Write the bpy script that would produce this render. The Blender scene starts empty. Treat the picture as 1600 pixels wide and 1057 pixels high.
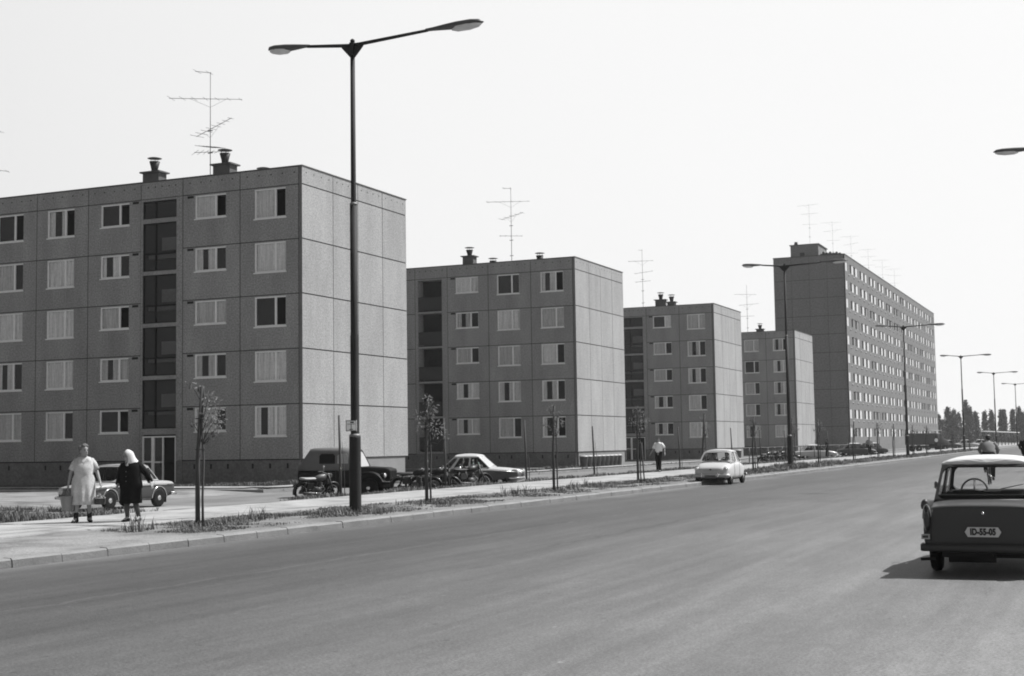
import bpy, bmesh, math, random
from math import sin, cos, pi, radians, sqrt, atan2
from mathutils import Vector, Matrix, noise
random.seed(7)
scene = bpy.context.scene
COL = scene.collection

# ------------------------------------------------------------------ mesh builder
class MB:
    def __init__(s): s.v = []; s.f = []; s.sm = []
    def add(s, vs, fs, smooth=False):
        o = len(s.v); s.v += [tuple(v) for v in vs]
        for f in fs: s.f.append(tuple(i + o for i in f)); s.sm.append(smooth)
        return s
    def box(s, x0, x1, y0, y1, z0, z1, M=None):
        vs = [Vector((x, y, z)) for z in (z0, z1) for y in (y0, y1) for x in (x0, x1)]
        if M is not None: vs = [M @ v for v in vs]
        return s.add(vs, [(0, 2, 3, 1), (4, 5, 7, 6), (0, 1, 5, 4), (2, 6, 7, 3), (1, 3, 7, 5), (0, 4, 6, 2)])
    def rings(s, R, cap=True, smooth=True, closed=True):
        n = len(R[0]); vs = [p for r in R for p in r]; fs = []
        for i in range(len(R) - 1):
            for j in range(n if closed else n - 1):
                k = (j + 1) % n
                fs.append((i * n + j, i * n + k, (i + 1) * n + k, (i + 1) * n + j))
        s.add(vs, fs, smooth)
        if cap and closed:
            s.add(R[0], [tuple(range(n - 1, -1, -1))], False); s.add(R[-1], [tuple(range(n))], False)
        return s
    def tube(s, pts, r, n=8, cap=True, smooth=True, flat=1.0):
        pts = [Vector(p) for p in pts]; R = []
        rr = r if isinstance(r, (list, tuple)) else [r] * len(pts)
        up = None
        for i, p in enumerate(pts):
            d = (pts[min(i + 1, len(pts) - 1)] - pts[max(i - 1, 0)]).normalized()
            if up is None:
                up = Vector((0, 0, 1)) if abs(d.z) < .9 else Vector((1, 0, 0))
            a = d.cross(up).normalized(); b = a.cross(d).normalized(); up = b
            R.append([p + a * (cos(2 * pi * k / n) * rr[i]) + b * (sin(2 * pi * k / n) * rr[i] * flat) for k in range(n)])
        return s.rings(R, cap, smooth)
    def lathe(s, prof, n=16, M=None, smooth=True, cap=True):
        R = [[Vector((r * cos(2 * pi * k / n), r * sin(2 * pi * k / n), z)) for k in range(n)] for r, z in prof]
        if M is not None: R = [[M @ p for p in q] for q in R]
        return s.rings(R, cap, smooth)
    def ell(s, c, rx, ry, rz, n=12, m=8, M=None):
        R = []
        for i in range(m + 1):
            t = pi * i / m; t = min(max(t, .02), pi - .02)
            R.append([Vector((c[0] + rx * sin(t) * cos(2 * pi * k / n), c[1] + ry * sin(t) * sin(2 * pi * k / n), c[2] - rz * cos(t))) for k in range(n)])
        if M is not None: R = [[M @ p for p in q] for q in R]
        return s.rings(R, True, True)
    def torus(s, c, R0, r, axis='x', n=24, m=8, a0=0, a1=2 * pi, rw=None):
        rw = rw or r; full = abs(a1 - a0 - 2 * pi) < 1e-6; R = []
        for i in range(n if full else n + 1):
            a = a0 + (a1 - a0) * i / n; ring = []
            for k in range(m):
                b = 2 * pi * k / m; q = R0 + r * cos(b); w = rw * sin(b)
                if axis == 'x': ring.append(Vector((c[0] + w, c[1] + q * cos(a), c[2] + q * sin(a))))
                elif axis == 'y': ring.append(Vector((c[0] + q * cos(a), c[1] + w, c[2] + q * sin(a))))
                else: ring.append(Vector((c[0] + q * cos(a), c[1] + q * sin(a), c[2] + w)))
            R.append(ring)
        if full: R.append(R[0])
        return s.rings(R, not full, True)
    def quad(s, a, b, c, d): return s.add([a, b, c, d], [(0, 1, 2, 3)])
    def xf(s, M): s.v = [tuple(M @ Vector(v)) for v in s.v]; return s
    def mesh(s, name):
        me = bpy.data.meshes.new(name); me.from_pydata(s.v, [], s.f)
        me.polygons.foreach_set('use_smooth', s.sm); me.update(); return me
    def build(s, name, mat, parent=None, bevel=0, sub=0, loc=None, fix=True):
        me = s.mesh(name)
        if fix and len(s.f) < 60000:
            bm = bmesh.new(); bm.from_mesh(me)
            bmesh.ops.remove_doubles(bm, verts=bm.verts, dist=1e-5)
            bmesh.ops.recalc_face_normals(bm, faces=bm.faces); bm.to_mesh(me); bm.free()
        me.materials.append(mat)
        o = bpy.data.objects.new(name, me); COL.objects.link(o)
        if parent is not None: o.parent = parent
        if loc: o.location = loc
        if bevel:
            b = o.modifiers.new('b', 'BEVEL'); b.width = bevel; b.segments = 2; b.limit_method = 'ANGLE'; b.angle_limit = radians(40)
        if sub:
            b = o.modifiers.new('s', 'SUBSURF'); b.levels = sub; b.render_levels = sub
        return o

def bake(o):
    bpy.context.view_layer.update()
    dg = bpy.context.evaluated_depsgraph_get()
    me = bpy.data.meshes.new_from_object(o.evaluated_get(dg)); o.modifiers.clear(); o.data = me
    return o

def T(x, y, z, rz=0, rx=0, ry=0):
    return Matrix.Translation((x, y, z)) @ Matrix.Rotation(rz, 4, 'Z') @ Matrix.Rotation(ry, 4, 'Y') @ Matrix.Rotation(rx, 4, 'X')

def tag(o, label, cat, group=None, kind=None):
    if label: o['label'] = label
    if cat: o['category'] = cat
    if group: o['group'] = group
    if kind: o['kind'] = kind
    return o
def empty(name, loc, rz=0, label=None, cat=None, group=None, scale=None):
    o = bpy.data.objects.new(name, None); COL.objects.link(o)
    o.location = loc; o.rotation_euler = (0, 0, rz); o.empty_display_size = .2
    if scale: o.scale = scale
    return tag(o, label, cat, group)
def dup(o, loc=None, rz=None, label=None, parent=None):
    c = o.copy(); COL.objects.link(c)
    if parent is not None: c.parent = parent
    if loc is not None: c.location = loc
    if rz is not None: c.rotation_euler = (0, 0, rz)
    if label: c['label'] = label
    for ch in list(o.children): dup(ch, parent=c)
    return c

# ------------------------------------------------------------------ materials (all neutral greys: black and white film)
MC = {}
def gm(name, v, rough=.8, var=.12, scale=3., bump=0., bscale=40., metal=0., spec=.5, coat=0., detail=6, streak=None, var2=0, scale2=60.):
    if name in MC: return MC[name]
    m = bpy.data.materials.new(name); m.use_nodes = True; nt = m.node_tree; N = nt.nodes; L = nt.links
    b = N['Principled BSDF']; b.inputs['Roughness'].default_value = rough; b.inputs['Metallic'].default_value = metal
    b.inputs['Specular IOR Level'].default_value = spec; b.inputs['Coat Weight'].default_value = coat; b.inputs['Coat Roughness'].default_value = .08
    tc = N.new('ShaderNodeTexCoord'); mp = N.new('ShaderNodeMapping'); L.new(tc.outputs['Object'], mp.inputs[0])
    if streak: mp.inputs['Scale'].default_value = streak
    nz = N.new('ShaderNodeTexNoise'); nz.inputs['Scale'].default_value = scale; nz.inputs['Detail'].default_value = detail; nz.inputs['Roughness'].default_value = .6
    L.new(mp.outputs[0], nz.inputs['Vector'])
    r = N.new('ShaderNodeMapRange'); r.inputs[1].default_value = .25; r.inputs[2].default_value = .75
    r.inputs[3].default_value = v * (1 - var); r.inputs[4].default_value = v * (1 + var); L.new(nz.outputs['Fac'], r.inputs[0])
    out = r.outputs[0]
    if var2:
        n2 = N.new('ShaderNodeTexNoise'); n2.inputs['Scale'].default_value = scale2; n2.inputs['Detail'].default_value = 4; n2.inputs['Roughness'].default_value = .75; L.new(tc.outputs['Object'], n2.inputs['Vector'])
        r2 = N.new('ShaderNodeMapRange'); r2.inputs[1].default_value = .36; r2.inputs[2].default_value = .64; r2.inputs[3].default_value = 1 - var2; r2.inputs[4].default_value = 1 + var2
        L.new(n2.outputs['Fac'], r2.inputs[0]); mu = N.new('ShaderNodeMath'); mu.operation = 'MULTIPLY'; L.new(out, mu.inputs[0]); L.new(r2.outputs[0], mu.inputs[1]); out = mu.outputs[0]
    cb = N.new('ShaderNodeCombineColor'); [L.new(out, cb.inputs[i]) for i in range(3)]
    L.new(cb.outputs[0], b.inputs['Base Color'])
    if bump:
        n3 = N.new('ShaderNodeTexNoise'); n3.inputs['Scale'].default_value = bscale; n3.inputs['Detail'].default_value = 4; L.new(tc.outputs['Object'], n3.inputs['Vector'])
        bp = N.new('ShaderNodeBump'); bp.inputs['Strength'].default_value = bump; bp.inputs['Distance'].default_value = .02
        L.new(n3.outputs['Fac'], bp.inputs['Height']); L.new(bp.outputs[0], b.inputs['Normal'])
    MC[name] = m; return m
def glass(name, tint=.5, refl=.04, ior=1.4):
    if name in MC: return MC[name]
    m = bpy.data.materials.new(name); m.use_nodes = True; nt = m.node_tree; N = nt.nodes; L = nt.links
    N.remove(N['Principled BSDF']); o = N['Material Output']
    t = N.new('ShaderNodeBsdfTransparent'); t.inputs[0].default_value = (tint, tint, tint, 1)
    g = N.new('ShaderNodeBsdfGlossy'); g.inputs['Roughness'].default_value = .04; g.inputs[0].default_value = (.9, .9, .9, 1)
    # Schlick reflectance, the same from either side of the thin pane
    ge = N.new('ShaderNodeNewGeometry'); dt = N.new('ShaderNodeVectorMath'); dt.operation = 'DOT_PRODUCT'; L.new(ge.outputs['Normal'], dt.inputs[0]); L.new(ge.outputs['Incoming'], dt.inputs[1])
    ab = N.new('ShaderNodeMath'); ab.operation = 'ABSOLUTE'; L.new(dt.outputs['Value'], ab.inputs[0]); on = N.new('ShaderNodeMath'); on.operation = 'SUBTRACT'; on.inputs[0].default_value = 1; L.new(ab.outputs[0], on.inputs[1])
    fr = N.new('ShaderNodeMath'); fr.operation = 'POWER'; fr.inputs[1].default_value = 5; L.new(on.outputs[0], fr.inputs[0])
    nz = N.new('ShaderNodeTexNoise'); nz.inputs['Scale'].default_value = 2.5; bp = N.new('ShaderNodeBump'); bp.inputs['Strength'].default_value = .05; bp.inputs['Distance'].default_value = .05
    tc = N.new('ShaderNodeTexCoord'); L.new(tc.outputs['Object'], nz.inputs['Vector']); L.new(nz.outputs['Fac'], bp.inputs['Height']); L.new(bp.outputs[0], g.inputs['Normal'])
    ma = N.new('ShaderNodeMath'); ma.operation = 'ADD'; ma.inputs[1].default_value = refl; L.new(fr.outputs[0], ma.inputs[0])
    mx = N.new('ShaderNodeMixShader'); L.new(ma.outputs[0], mx.inputs[0]); L.new(t.outputs[0], mx.inputs[1]); L.new(g.outputs[0], mx.inputs[2]); L.new(mx.outputs[0], o.inputs[0])
    MC[name] = m; return m

# ground materials with masks
def ground_mat(name, stops, scale, rough=.95, bump=.5, bscale=25., anis=(1, 1, 1), fine=.18, fscale=35.):
    m = bpy.data.materials.new(name); m.use_nodes = True; nt = m.node_tree; N = nt.nodes; L = nt.links
    b = N['Principled BSDF']; b.inputs['Roughness'].default_value = rough; b.inputs['Specular IOR Level'].default_value = .2
    g = N.new('ShaderNodeNewGeometry'); mp = N.new('ShaderNodeMapping'); mp.inputs['Scale'].default_value = anis; L.new(g.outputs['Position'], mp.inputs[0])
    nz = N.new('ShaderNodeTexNoise'); nz.inputs['Scale'].default_value = scale; nz.inputs['Detail'].default_value = 9; nz.inputs['Roughness'].default_value = .62; L.new(mp.outputs[0], nz.inputs['Vector'])
    cr = N.new('ShaderNodeValToRGB'); L.new(nz.outputs['Fac'], cr.inputs[0])
    while len(cr.color_ramp.elements) < len(stops): cr.color_ramp.elements.new(.5)
    for e, (p, v) in zip(cr.color_ramp.elements, stops): e.position = p; e.color = (v, v, v, 1)
    n2 = N.new('ShaderNodeTexNoise'); n2.inputs['Scale'].default_value = fscale; n2.inputs['Detail'].default_value = 5; n2.inputs['Roughness'].default_value = .75; L.new(g.outputs['Position'], n2.inputs['Vector'])
    r2 = N.new('ShaderNodeMapRange'); r2.inputs[1].default_value = .3; r2.inputs[2].default_value = .7; r2.inputs[3].default_value = 1 - fine; r2.inputs[4].default_value = 1 + fine; L.new(n2.outputs['Fac'], r2.inputs[0])
    mu = N.new('ShaderNodeVectorMath'); mu.operation = 'SCALE'; L.new(cr.outputs[0], mu.inputs[0]); L.new(r2.outputs[0], mu.inputs['Scale']); L.new(mu.outputs[0], b.inputs['Base Color'])
    bp = N.new('ShaderNodeBump'); bp.inputs['Strength'].default_value = bump; bp.inputs['Distance'].default_value = .03
    n3 = N.new('ShaderNodeTexNoise'); n3.inputs['Scale'].default_value = bscale; n3.inputs['Detail'].default_value = 5; L.new(g.outputs['Position'], n3.inputs['Vector']); L.new(n3.outputs['Fac'], bp.inputs['Height']); L.new(bp.outputs[0], b.inputs['Normal'])
    MC[name] = m; return m

# ------------------------------------------------------------------ camera
YAW, PIT, ROL = radians(23.49), radians(4.42), radians(.865)
fh = Vector((-sin(YAW), cos(YAW), 0)); rh = Vector((cos(YAW), sin(YAW), 0)); uz = Vector((0, 0, 1))
fw = fh * cos(PIT) + uz * sin(PIT); u2 = -fh * sin(PIT) + uz * cos(PIT)
r3 = rh * cos(ROL) - u2 * sin(ROL); u3 = rh * sin(ROL) + u2 * cos(ROL)
cd = bpy.data.cameras.new('camera'); cam = bpy.data.objects.new('camera', cd); COL.objects.link(cam)
cam.matrix_world = Matrix(((r3.x, u3.x, -fw.x, 0), (r3.y, u3.y, -fw.y, 0), (r3.z, u3.z, -fw.z, 1.6), (0, 0, 0, 1)))
cd.sensor_width = 36; cd.lens = 36 * 2159 / 1600; cd.clip_end = 6000; cd.clip_start = .1
scene.camera = cam

# ------------------------------------------------------------------ light
SKYV = 7.1
S = Vector((.52, .47, 1)).normalized()
EL = math.asin(S.z); AZ = atan2(S.x, S.y)
sd = bpy.data.lights.new('sun', 'SUN'); sd.energy = 5; sd.angle = radians(.55); sd.color = (1, 1, 1)
so = bpy.data.objects.new('sun', sd); COL.objects.link(so); so.rotation_euler = S.to_track_quat('Z', 'Y').to_euler()
w = bpy.data.worlds.new('World'); scene.world = w; w.use_nodes = True
N = w.node_tree.nodes; L = w.node_tree.links; bg = N['Background']
sk = N.new('ShaderNodeTexSky'); sk.sky_type = 'NISHITA'; sk.sun_disc = False; sk.sun_elevation = EL; sk.sun_rotation = AZ
sk.air_density = 1.0; sk.dust_density = 3.5; sk.ozone_density = 1.0; sk.altitude = 100
bwn = N.new('ShaderNodeRGBToBW'); L.new(sk.outputs[0], bwn.inputs[0])
# milky summer haze: the lower sky is much paler than the zenith; seen here on black and white film
tcw = N.new('ShaderNodeTexCoord'); spw = N.new('ShaderNodeSeparateXYZ'); L.new(tcw.outputs['Generated'], spw.inputs[0])
rmp = N.new('ShaderNodeMapRange'); rmp.interpolation_type = 'SMOOTHSTEP'; rmp.inputs[1].default_value = .31; rmp.inputs[2].default_value = .46; rmp.inputs[3].default_value = 1; rmp.inputs[4].default_value = 0; L.new(spw.outputs[2], rmp.inputs[0])
nzw = N.new('ShaderNodeTexNoise'); nzw.inputs['Scale'].default_value = 1.6; nzw.inputs['Detail'].default_value = 3; L.new(tcw.outputs['Generated'], nzw.inputs['Vector'])
hzv = N.new('ShaderNodeMapRange'); hzv.inputs[3].default_value = SKYV * .96; hzv.inputs[4].default_value = SKYV * 1.04; L.new(nzw.outputs['Fac'], hzv.inputs[0])
# ... and it is brightest on the sun's side, dimmest opposite the sun (forward scattering)
dpw = N.new('ShaderNodeVectorMath'); dpw.operation = 'DOT_PRODUCT'; L.new(tcw.outputs['Generated'], dpw.inputs[0]); dpw.inputs[1].default_value = (sin(AZ), cos(AZ), 0)
d2w = N.new('ShaderNodeMapRange'); d2w.inputs[1].default_value = -1; d2w.inputs[2].default_value = 1; L.new(dpw.outputs['Value'], d2w.inputs[0])
rpw = N.new('ShaderNodeValToRGB'); L.new(d2w.outputs[0], rpw.inputs[0])
for i_, (p_, v_) in enumerate(((0, .36), (.32, .56), (.47, .86), (.62, .95), (.82, 1))):
    e_ = rpw.color_ramp.elements[i_] if i_ < 2 else rpw.color_ramp.elements.new(p_)
    e_.position = p_; e_.color = (v_, v_, v_, 1)
hz2 = N.new('ShaderNodeMath'); hz2.operation = 'MULTIPLY'; L.new(hzv.outputs[0], hz2.inputs[0]); L.new(rpw.outputs[0], hz2.inputs[1])
mul = N.new('ShaderNodeMath'); mul.operation = 'MULTIPLY'; mul.inputs[1].default_value = .45; L.new(bwn.outputs[0], mul.inputs[0])
mxw = N.new('ShaderNodeMix'); mxw.data_type = 'FLOAT'; L.new(rmp.outputs[0], mxw.inputs[0]); L.new(mul.outputs[0], mxw.inputs[2]); L.new(hz2.outputs[0], mxw.inputs[3])
cbn = N.new('ShaderNodeCombineColor'); [L.new(mxw.outputs[0], cbn.inputs[i]) for i in range(3)]
L.new(cbn.outputs[0], bg.inputs[0]); bg.inputs[1].default_value = .1
scene.cycles.filter_width = 1.9
vs_ = scene.view_settings; vs_.view_transform = 'Standard'; vs_.look = 'None'; vs_.exposure = .45; vs_.gamma = 1
# ------------------------------------------------------------------ setting
AL = -.32            # level of the access roads behind the verge
def bumps(x, y, a=.03): return a * noise.noise(Vector((x * 1.3, y * 1.3, 0))) + a * .5 * noise.noise(Vector((x * 5, y * 5, 3)))
def gh(x, y):
    if x > 1.2: return .12 + bumps(x, y, .02)
    if x > -14.25: return -.12
    if x > -21.9:
        e = 1 if (-17.75 < x < -14.4) else 0
        return .1 + (bumps(x, y) + .02) * e - (.03 if x < -17.9 and x > -21.5 else 0)
    if x > -23.6:
        t = (-21.9 - x) / 1.7; t = t * t * (3 - 2 * t); return .1 * (1 - t) + (AL - .02) * t + bumps(x, y) * .6
    z = AL - .02
    if x < -34: z += .14 * min(1, (-34 - x) / 3.)
    if x < -38: z -= .02 * min(20, -38 - x) * .5
    return z + (bumps(x, y) if y < 36 else bumps(x, y, .015))
def axis(segs):
    out = []
    for a, b, st in segs:
        n = max(1, int(round((b - a) / st)))
        out += [a + (b - a) * i / n for i in range(n)]
    return out + [segs[-1][1]]
xs = axis([(-2500, -300, 550), (-300, -80, 55), (-80, -60, 10), (-60, -38, 2), (-38, -24, 1), (-24, -21.5, .35), (-21.5, -17.9, 1.2), (-17.9, -14.3, .22), (-14.3, -14.2, .1), (-14.2, 1.1, 3.8), (1.1, 1.3, .1), (1.3, 10, 2), (10, 100, 30), (100, 2500, 600)])
ys = axis([(-200, 4, 51), (4, 50, .3), (50, 90, 1), (90, 200, 5), (200, 600, 50), (600, 3000, 400)])
mb = MB(); nx = len(xs)
mb.add([(x, y, gh(x, y)) for y in ys for x in xs], [(j * nx + i, j * nx + i + 1, (j + 1) * nx + i + 1, (j + 1) * nx + i) for j in range(len(ys) - 1) for i in range(nx - 1)], True)
def turf(x, y):
    if x > -14.3: return .3 if x > 0 else 0
    if x > -17.8: return .35 if y > 20 else 0
    if x > -21.6: return 0
    if x > -24.2: return 1. if y > 34.8 else (1. if inp(x, y) else 0)
    if inp(x, y): return 1.
    if 38 < y < 52 and x < -33: return 0
    if 53 < y < 55.5 or -36.7 < x < -35.2: return 0
    return .75 if x < -33.5 else 0
def inp(x, y): return y < 39 and (x > -26 or y < 35.8 + .12 * (-x - 26)) and not (x > -27.5 and y > 25.6 - 1.1 * (x + 21.5) - .8)
soil = ground_mat('dusty_soil', [(.34, .10), (.44, .17), (.53, .22), (.7, .27)], .55, bump=.9, bscale=14)
go = tag(mb.build('ground', soil, fix=False), None, None, kind='structure')
at = go.data.attributes.new('turf', 'FLOAT', 'POINT')
at.data.foreach_set('value', [turf(x, y) for y in ys for x in xs])
nt_ = soil.node_tree; an = nt_.nodes.new('ShaderNodeAttribute'); an.attribute_name = 'turf'
bb = nt_.nodes['Principled BSDF']; src_ = bb.inputs['Base Color'].links[0].from_socket
tn = nt_.nodes.new('ShaderNodeTexNoise'); tn.inputs['Scale'].default_value = 6; tn.inputs['Detail'].default_value = 6
gg = nt_.nodes.new('ShaderNodeNewGeometry'); nt_.links.new(gg.outputs['Position'], tn.inputs['Vector'])
tr = nt_.nodes.new('ShaderNodeMapRange'); tr.inputs[1].default_value = .3; tr.inputs[2].default_value = .7; tr.inputs[3].default_value = .06; tr.inputs[4].default_value = .15; nt_.links.new(tn.outputs['Fac'], tr.inputs[0])
mxn = nt_.nodes.new('ShaderNodeMix'); mxn.data_type = 'RGBA'; nt_.links.new(an.outputs['Fac'], mxn.inputs[0]); nt_.links.new(src_, mxn.inputs[6]); nt_.links.new(tr.outputs[0], mxn.inputs[7]); nt_.links.new(mxn.outputs[2], bb.inputs['Base Color'])
# road: camber-free sheet with worn, streaked asphalt
def road_mat():
    m = bpy.data.materials.new('worn_asphalt'); m.use_nodes = True; nt = m.node_tree; N = nt.nodes; L = nt.links
    b = N['Principled BSDF']; b.inputs['Roughness'].default_value = .6; b.inputs['Specular IOR Level'].default_value = .5
    g = N.new('ShaderNodeNewGeometry')
    def nz(scale, sc=(1, 1, 1), det=6, rough=.6, off=(0, 0, 0)):
        mp = N.new('ShaderNodeMapping'); mp.inputs['Scale'].default_value = sc; mp.inputs['Location'].default_value = off; L.new(g.outputs['Position'], mp.inputs[0])
        n = N.new('ShaderNodeTexNoise'); n.inputs['Scale'].default_value = scale; n.inputs['Detail'].default_value = det; n.inputs['Roughness'].default_value = rough; L.new(mp.outputs[0], n.inputs['Vector']); return n.outputs['Fac']
    def rng(s, a, b_, lo, hi):
        r = N.new('ShaderNodeMapRange'); r.inputs[1].default_value = a; r.inputs[2].default_value = b_; r.inputs[3].default_value = lo; r.inputs[4].default_value = hi; L.new(s, r.inputs[0]); return r.outputs[0]
    def mul(a, b_, op='MULTIPLY'):
        n = N.new('ShaderNodeMath'); n.operation = op; L.new(a, n.inputs[0])
        if isinstance(b_, (int, float)): n.inputs[1].default_value = b_
        else: L.new(b_, n.inputs[1])
        return n.outputs[0]
    sx = N.new('ShaderNodeSeparateXYZ'); L.new(g.outputs['Position'], sx.inputs[0]); X = sx.outputs[0]; Y = sx.outputs[1]
    # base tone by lane: pale at the far kerb, dark in the far lane, paler across the near lane
    lane = N.new('ShaderNodeValToRGB'); cr = lane.color_ramp
    xw = mul(X, mul(nz(.12), 1.6), 'ADD')
    L.new(rng(xw, -14.2, 1.5, 0, 1), lane.inputs[0])
    st = [(0, .16), (.04, .125), (.10, .054), (.28, .046), (.45, .068), (.62, .096), (.8, .118), (1, .136)]
    while len(cr.elements) < len(st): cr.elements.new(.5)
    for e, (p, v) in zip(cr.elements, st): e.position = p; e.color = (v, v, v, 1)
    a = mul(rng(nz(1.0, (1.1, .07, 1), 7, .65), .36, .64, .86, 1.16), rng(nz(.35, (1, .4, 1), 5, .6, (4, 2, 0)), .38, .62, .92, 1.10))
    a = mul(a, rng(nz(1., (4, .10, 1), 5, .6, (9, 0, 0)), .38, .62, .92, 1.10))
    a = mul(a, rng(nz(38, (1, 1, 1), 3, .9), .38, .62, .55, 1.5)); a = mul(a, rng(nz(9, (1, .55, 1), 4, .8), .38, .62, .90, 1.10)); a = mul(a, rng(nz(2.2, (1, .25, 1), 5, .7, (3, 8, 1)), .4, .6, .93, 1.07))
    a = mul(a, rng(nz(9, (1, .6, 1), 6, .7), .25, .75, .93, 1.07))
    # tar seams: thin dark lines, one along the road and two across
    wob = mul(rng(nz(.7, det=3), 0, 1, -.35, .35), 1)
    def seam(src, c, wd, strength):
        d = N.new('ShaderNodeMath'); d.operation = 'SUBTRACT'; L.new(mul(src, wob, 'ADD'), d.inputs[0]); d.inputs[1].default_value = c
        ab = N.new('ShaderNodeMath'); ab.operation = 'ABSOLUTE'; L.new(d.outputs[0], ab.inputs[0]); return rng(ab.outputs[0], wd * .5, wd, 1 - strength, 1)
    a = mul(a, mul(mul(rng(Y, 20, 21, 1, 0), rng(Y, 36, 37, 0, 1), 'ADD'), seam(X, -8.25, .06, .32), 'MAXIMUM')); a = mul(a, rng(seam(X, -10.35, .04, 1), 0, 1, 1.5, 1));
    a = mul(a, seam(Y, 38.0, .10, .28)); a = mul(a, seam(Y, 96, .12, .2))
    sc = N.new('ShaderNodeVectorMath'); sc.operation = 'SCALE'; L.new(lane.outputs[0], sc.inputs[0]); L.new(a, sc.inputs['Scale'])
    # small dark oil spots and pale chips
    vo = N.new('ShaderNodeTexVoronoi'); vo.inputs['Scale'].default_value = .9; L.new(g.outputs['Position'], vo.inputs['Vector'])
    spot = mul(rng(vo.outputs['Distance'], .05, .09, 0, 1), rng(nz(.3, off=(31, 7, 0)), .5, .54, 1, 0), 'MAXIMUM')
    s2 = N.new('ShaderNodeVectorMath'); s2.operation = 'SCALE'; L.new(sc.outputs[0], s2.inputs[0]); L.new(rng(spot, 0, 1, .72, 1), s2.inputs['Scale'])
    # grit: sparse dark crumbs and pale chips of stone
    v2 = N.new('ShaderNodeTexVoronoi'); v2.inputs['Scale'].default_value = 2.6; L.new(g.outputs['Position'], v2.inputs['Vector'])
    v3 = N.new('ShaderNodeTexVoronoi'); v3.inputs['Scale'].default_value = 1.7; mp3 = N.new('ShaderNodeMapping'); mp3.inputs['Location'].default_value = (3.3, 7.1, 0); L.new(g.outputs['Position'], mp3.inputs[0]); L.new(mp3.outputs[0], v3.inputs['Vector'])
    grit = mul(rng(v2.outputs['Distance'], .05, .09, .55, 1), rng(v3.outputs['Distance'], .03, .055, 1.7, 1))
    s3 = N.new('ShaderNodeVectorMath'); s3.operation = 'SCALE'; L.new(s2.outputs[0], s3.inputs[0]); L.new(grit, s3.inputs['Scale'])
    L.new(s3.outputs[0], b.inputs['Base Color'])
    bp = N.new('ShaderNodeBump'); bp.inputs['Strength'].default_value = .35; bp.inputs['Distance'].default_value = .01
    L.new(nz(90, det=3), bp.inputs['Height']); L.new(bp.outputs[0], b.inputs['Normal'])
    return m
mb = MB(); xr = [-14.14, -10, -5, 0, 1.02]; yr = axis([(-60, 4, 16), (4, 100, 6), (100, 900, 50)])
mb.add([(x, y, 0.0) for y in yr for x in xr], [(j * 5 + i, j * 5 + i + 1, (j + 1) * 5 + i + 1, (j + 1) * 5 + i) for j in range(len(yr) - 1) for i in range(4)])
tag(mb.build('road', road_mat()), None, None, kind='structure')
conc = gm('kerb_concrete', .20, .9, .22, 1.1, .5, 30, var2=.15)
mb = MB(); y = -40.; rng_ = random.Random(3)
while y < 420:
    n = 1.0; j = rng_.uniform(-.005, .005); k = rng_.uniform(-.006, .006)
    if y < 120:
        mb.add([(-14.14 + j, y + .008, -.1), (-14.14 + j, y + n - .008, -.1), (-14.32, y + n - .008, -.1), (-14.32, y + .008, -.1),
                (-14.16 + j, y + .008, .105 + k), (-14.16 + j, y + n - .008, .105 + k), (-14.32, y + n - .008, .135 + k), (-14.32, y + .008, .135 + k),
                (-14.185 + j, y + .008, .13 + k), (-14.185 + j, y + n - .008, .13 + k)],
               [(0, 1, 5, 4), (4, 5, 9, 8), (8, 9, 6, 7), (3, 7, 6, 2), (0, 4, 8, 7, 3), (1, 2, 6, 9, 5)])
    else:
        n = 20; mb.box(-14.32, -14.14, y, y + n, -.1, .13)
    y += n
mb.box(1.0, 1.18, -40, 420, -.1, .13)
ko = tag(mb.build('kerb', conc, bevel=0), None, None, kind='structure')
ko.data.materials.append(gm('darker_kerb_face', .135, .95, .3, 1.3, .5, 30, var2=.2))
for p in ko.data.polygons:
    if p.normal.z < .5: p.material_index = 1  # side faces take a darker tone than the top
# pavement
pav = ground_mat('pale_pavement', [(.36, .20), (.45, .27), (.52, .31), (.64, .36)], .8, bump=.3, bscale=30, fine=.14, fscale=50)
mb = MB(); yy = axis([(-40, 4, 22), (4, 60, .5), (60, 420, 20)])
def pe(y, s): return .09 * noise.noise(Vector((y * .35, s * 7., 1))) + .04 * noise.noise(Vector((y * 1.7, s * 7., 1)))
V = []
for y in yy: V += [(-21.45 + pe(y, 1), y, .128), (-17.9 + pe(y, 2), y, .128), (-21.45 + pe(y, 1) - .01, y, .03), (-17.9 + pe(y, 2) + .01, y, .03)]
F = []
for j in range(len(yy) - 1):
    a = 4 * j; F += [(a, a + 1, a + 5, a + 4), (a + 1, a + 3, a + 7, a + 5), (a, a + 4, a + 6, a + 2)]
mb.add(V, F); tag(mb.build('pavement', pav), None, None, kind='structure')
# cracks and a sunken joint along the pavement (thin dark seams)
crk = gm('crack_filler', .05, .9)
mb = MB()
def crack(pts, w):
    P = []
    for i in range(len(pts) - 1):
        a = Vector(pts[i]); b = Vector(pts[i + 1]); n = max(2, int((b - a).length / .25))
        for k in range(n): P.append(a.lerp(b, k / n))
    P.append(Vector(pts[-1])); prev = None
    for i, q in enumerate(P):
        off = .04 * noise.noise(Vector((q.x * 2, q.y * 2, 5))); ww = w * (.5 + abs(noise.noise(Vector((q.x, q.y * 3, 9)))) * 1.6)
        d = (P[min(i + 1, len(P) - 1)] - P[max(i - 1, 0)]).normalized(); s = Vector((-d.y, d.x))
        c = q + s * off; cur = ((c.x - s.x * ww, c.y - s.y * ww, .1315), (c.x + s.x * ww, c.y + s.y * ww, .1315))
        if prev: mb.quad(prev[0], cur[0], cur[1], prev[1])
        prev = cur
crack([(-18.6, 10), (-18.5, 22), (-18.55, 40)], .02); crack([(-19.3, 14), (-19.1, 24), (-18.9, 27)], .015)
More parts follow.
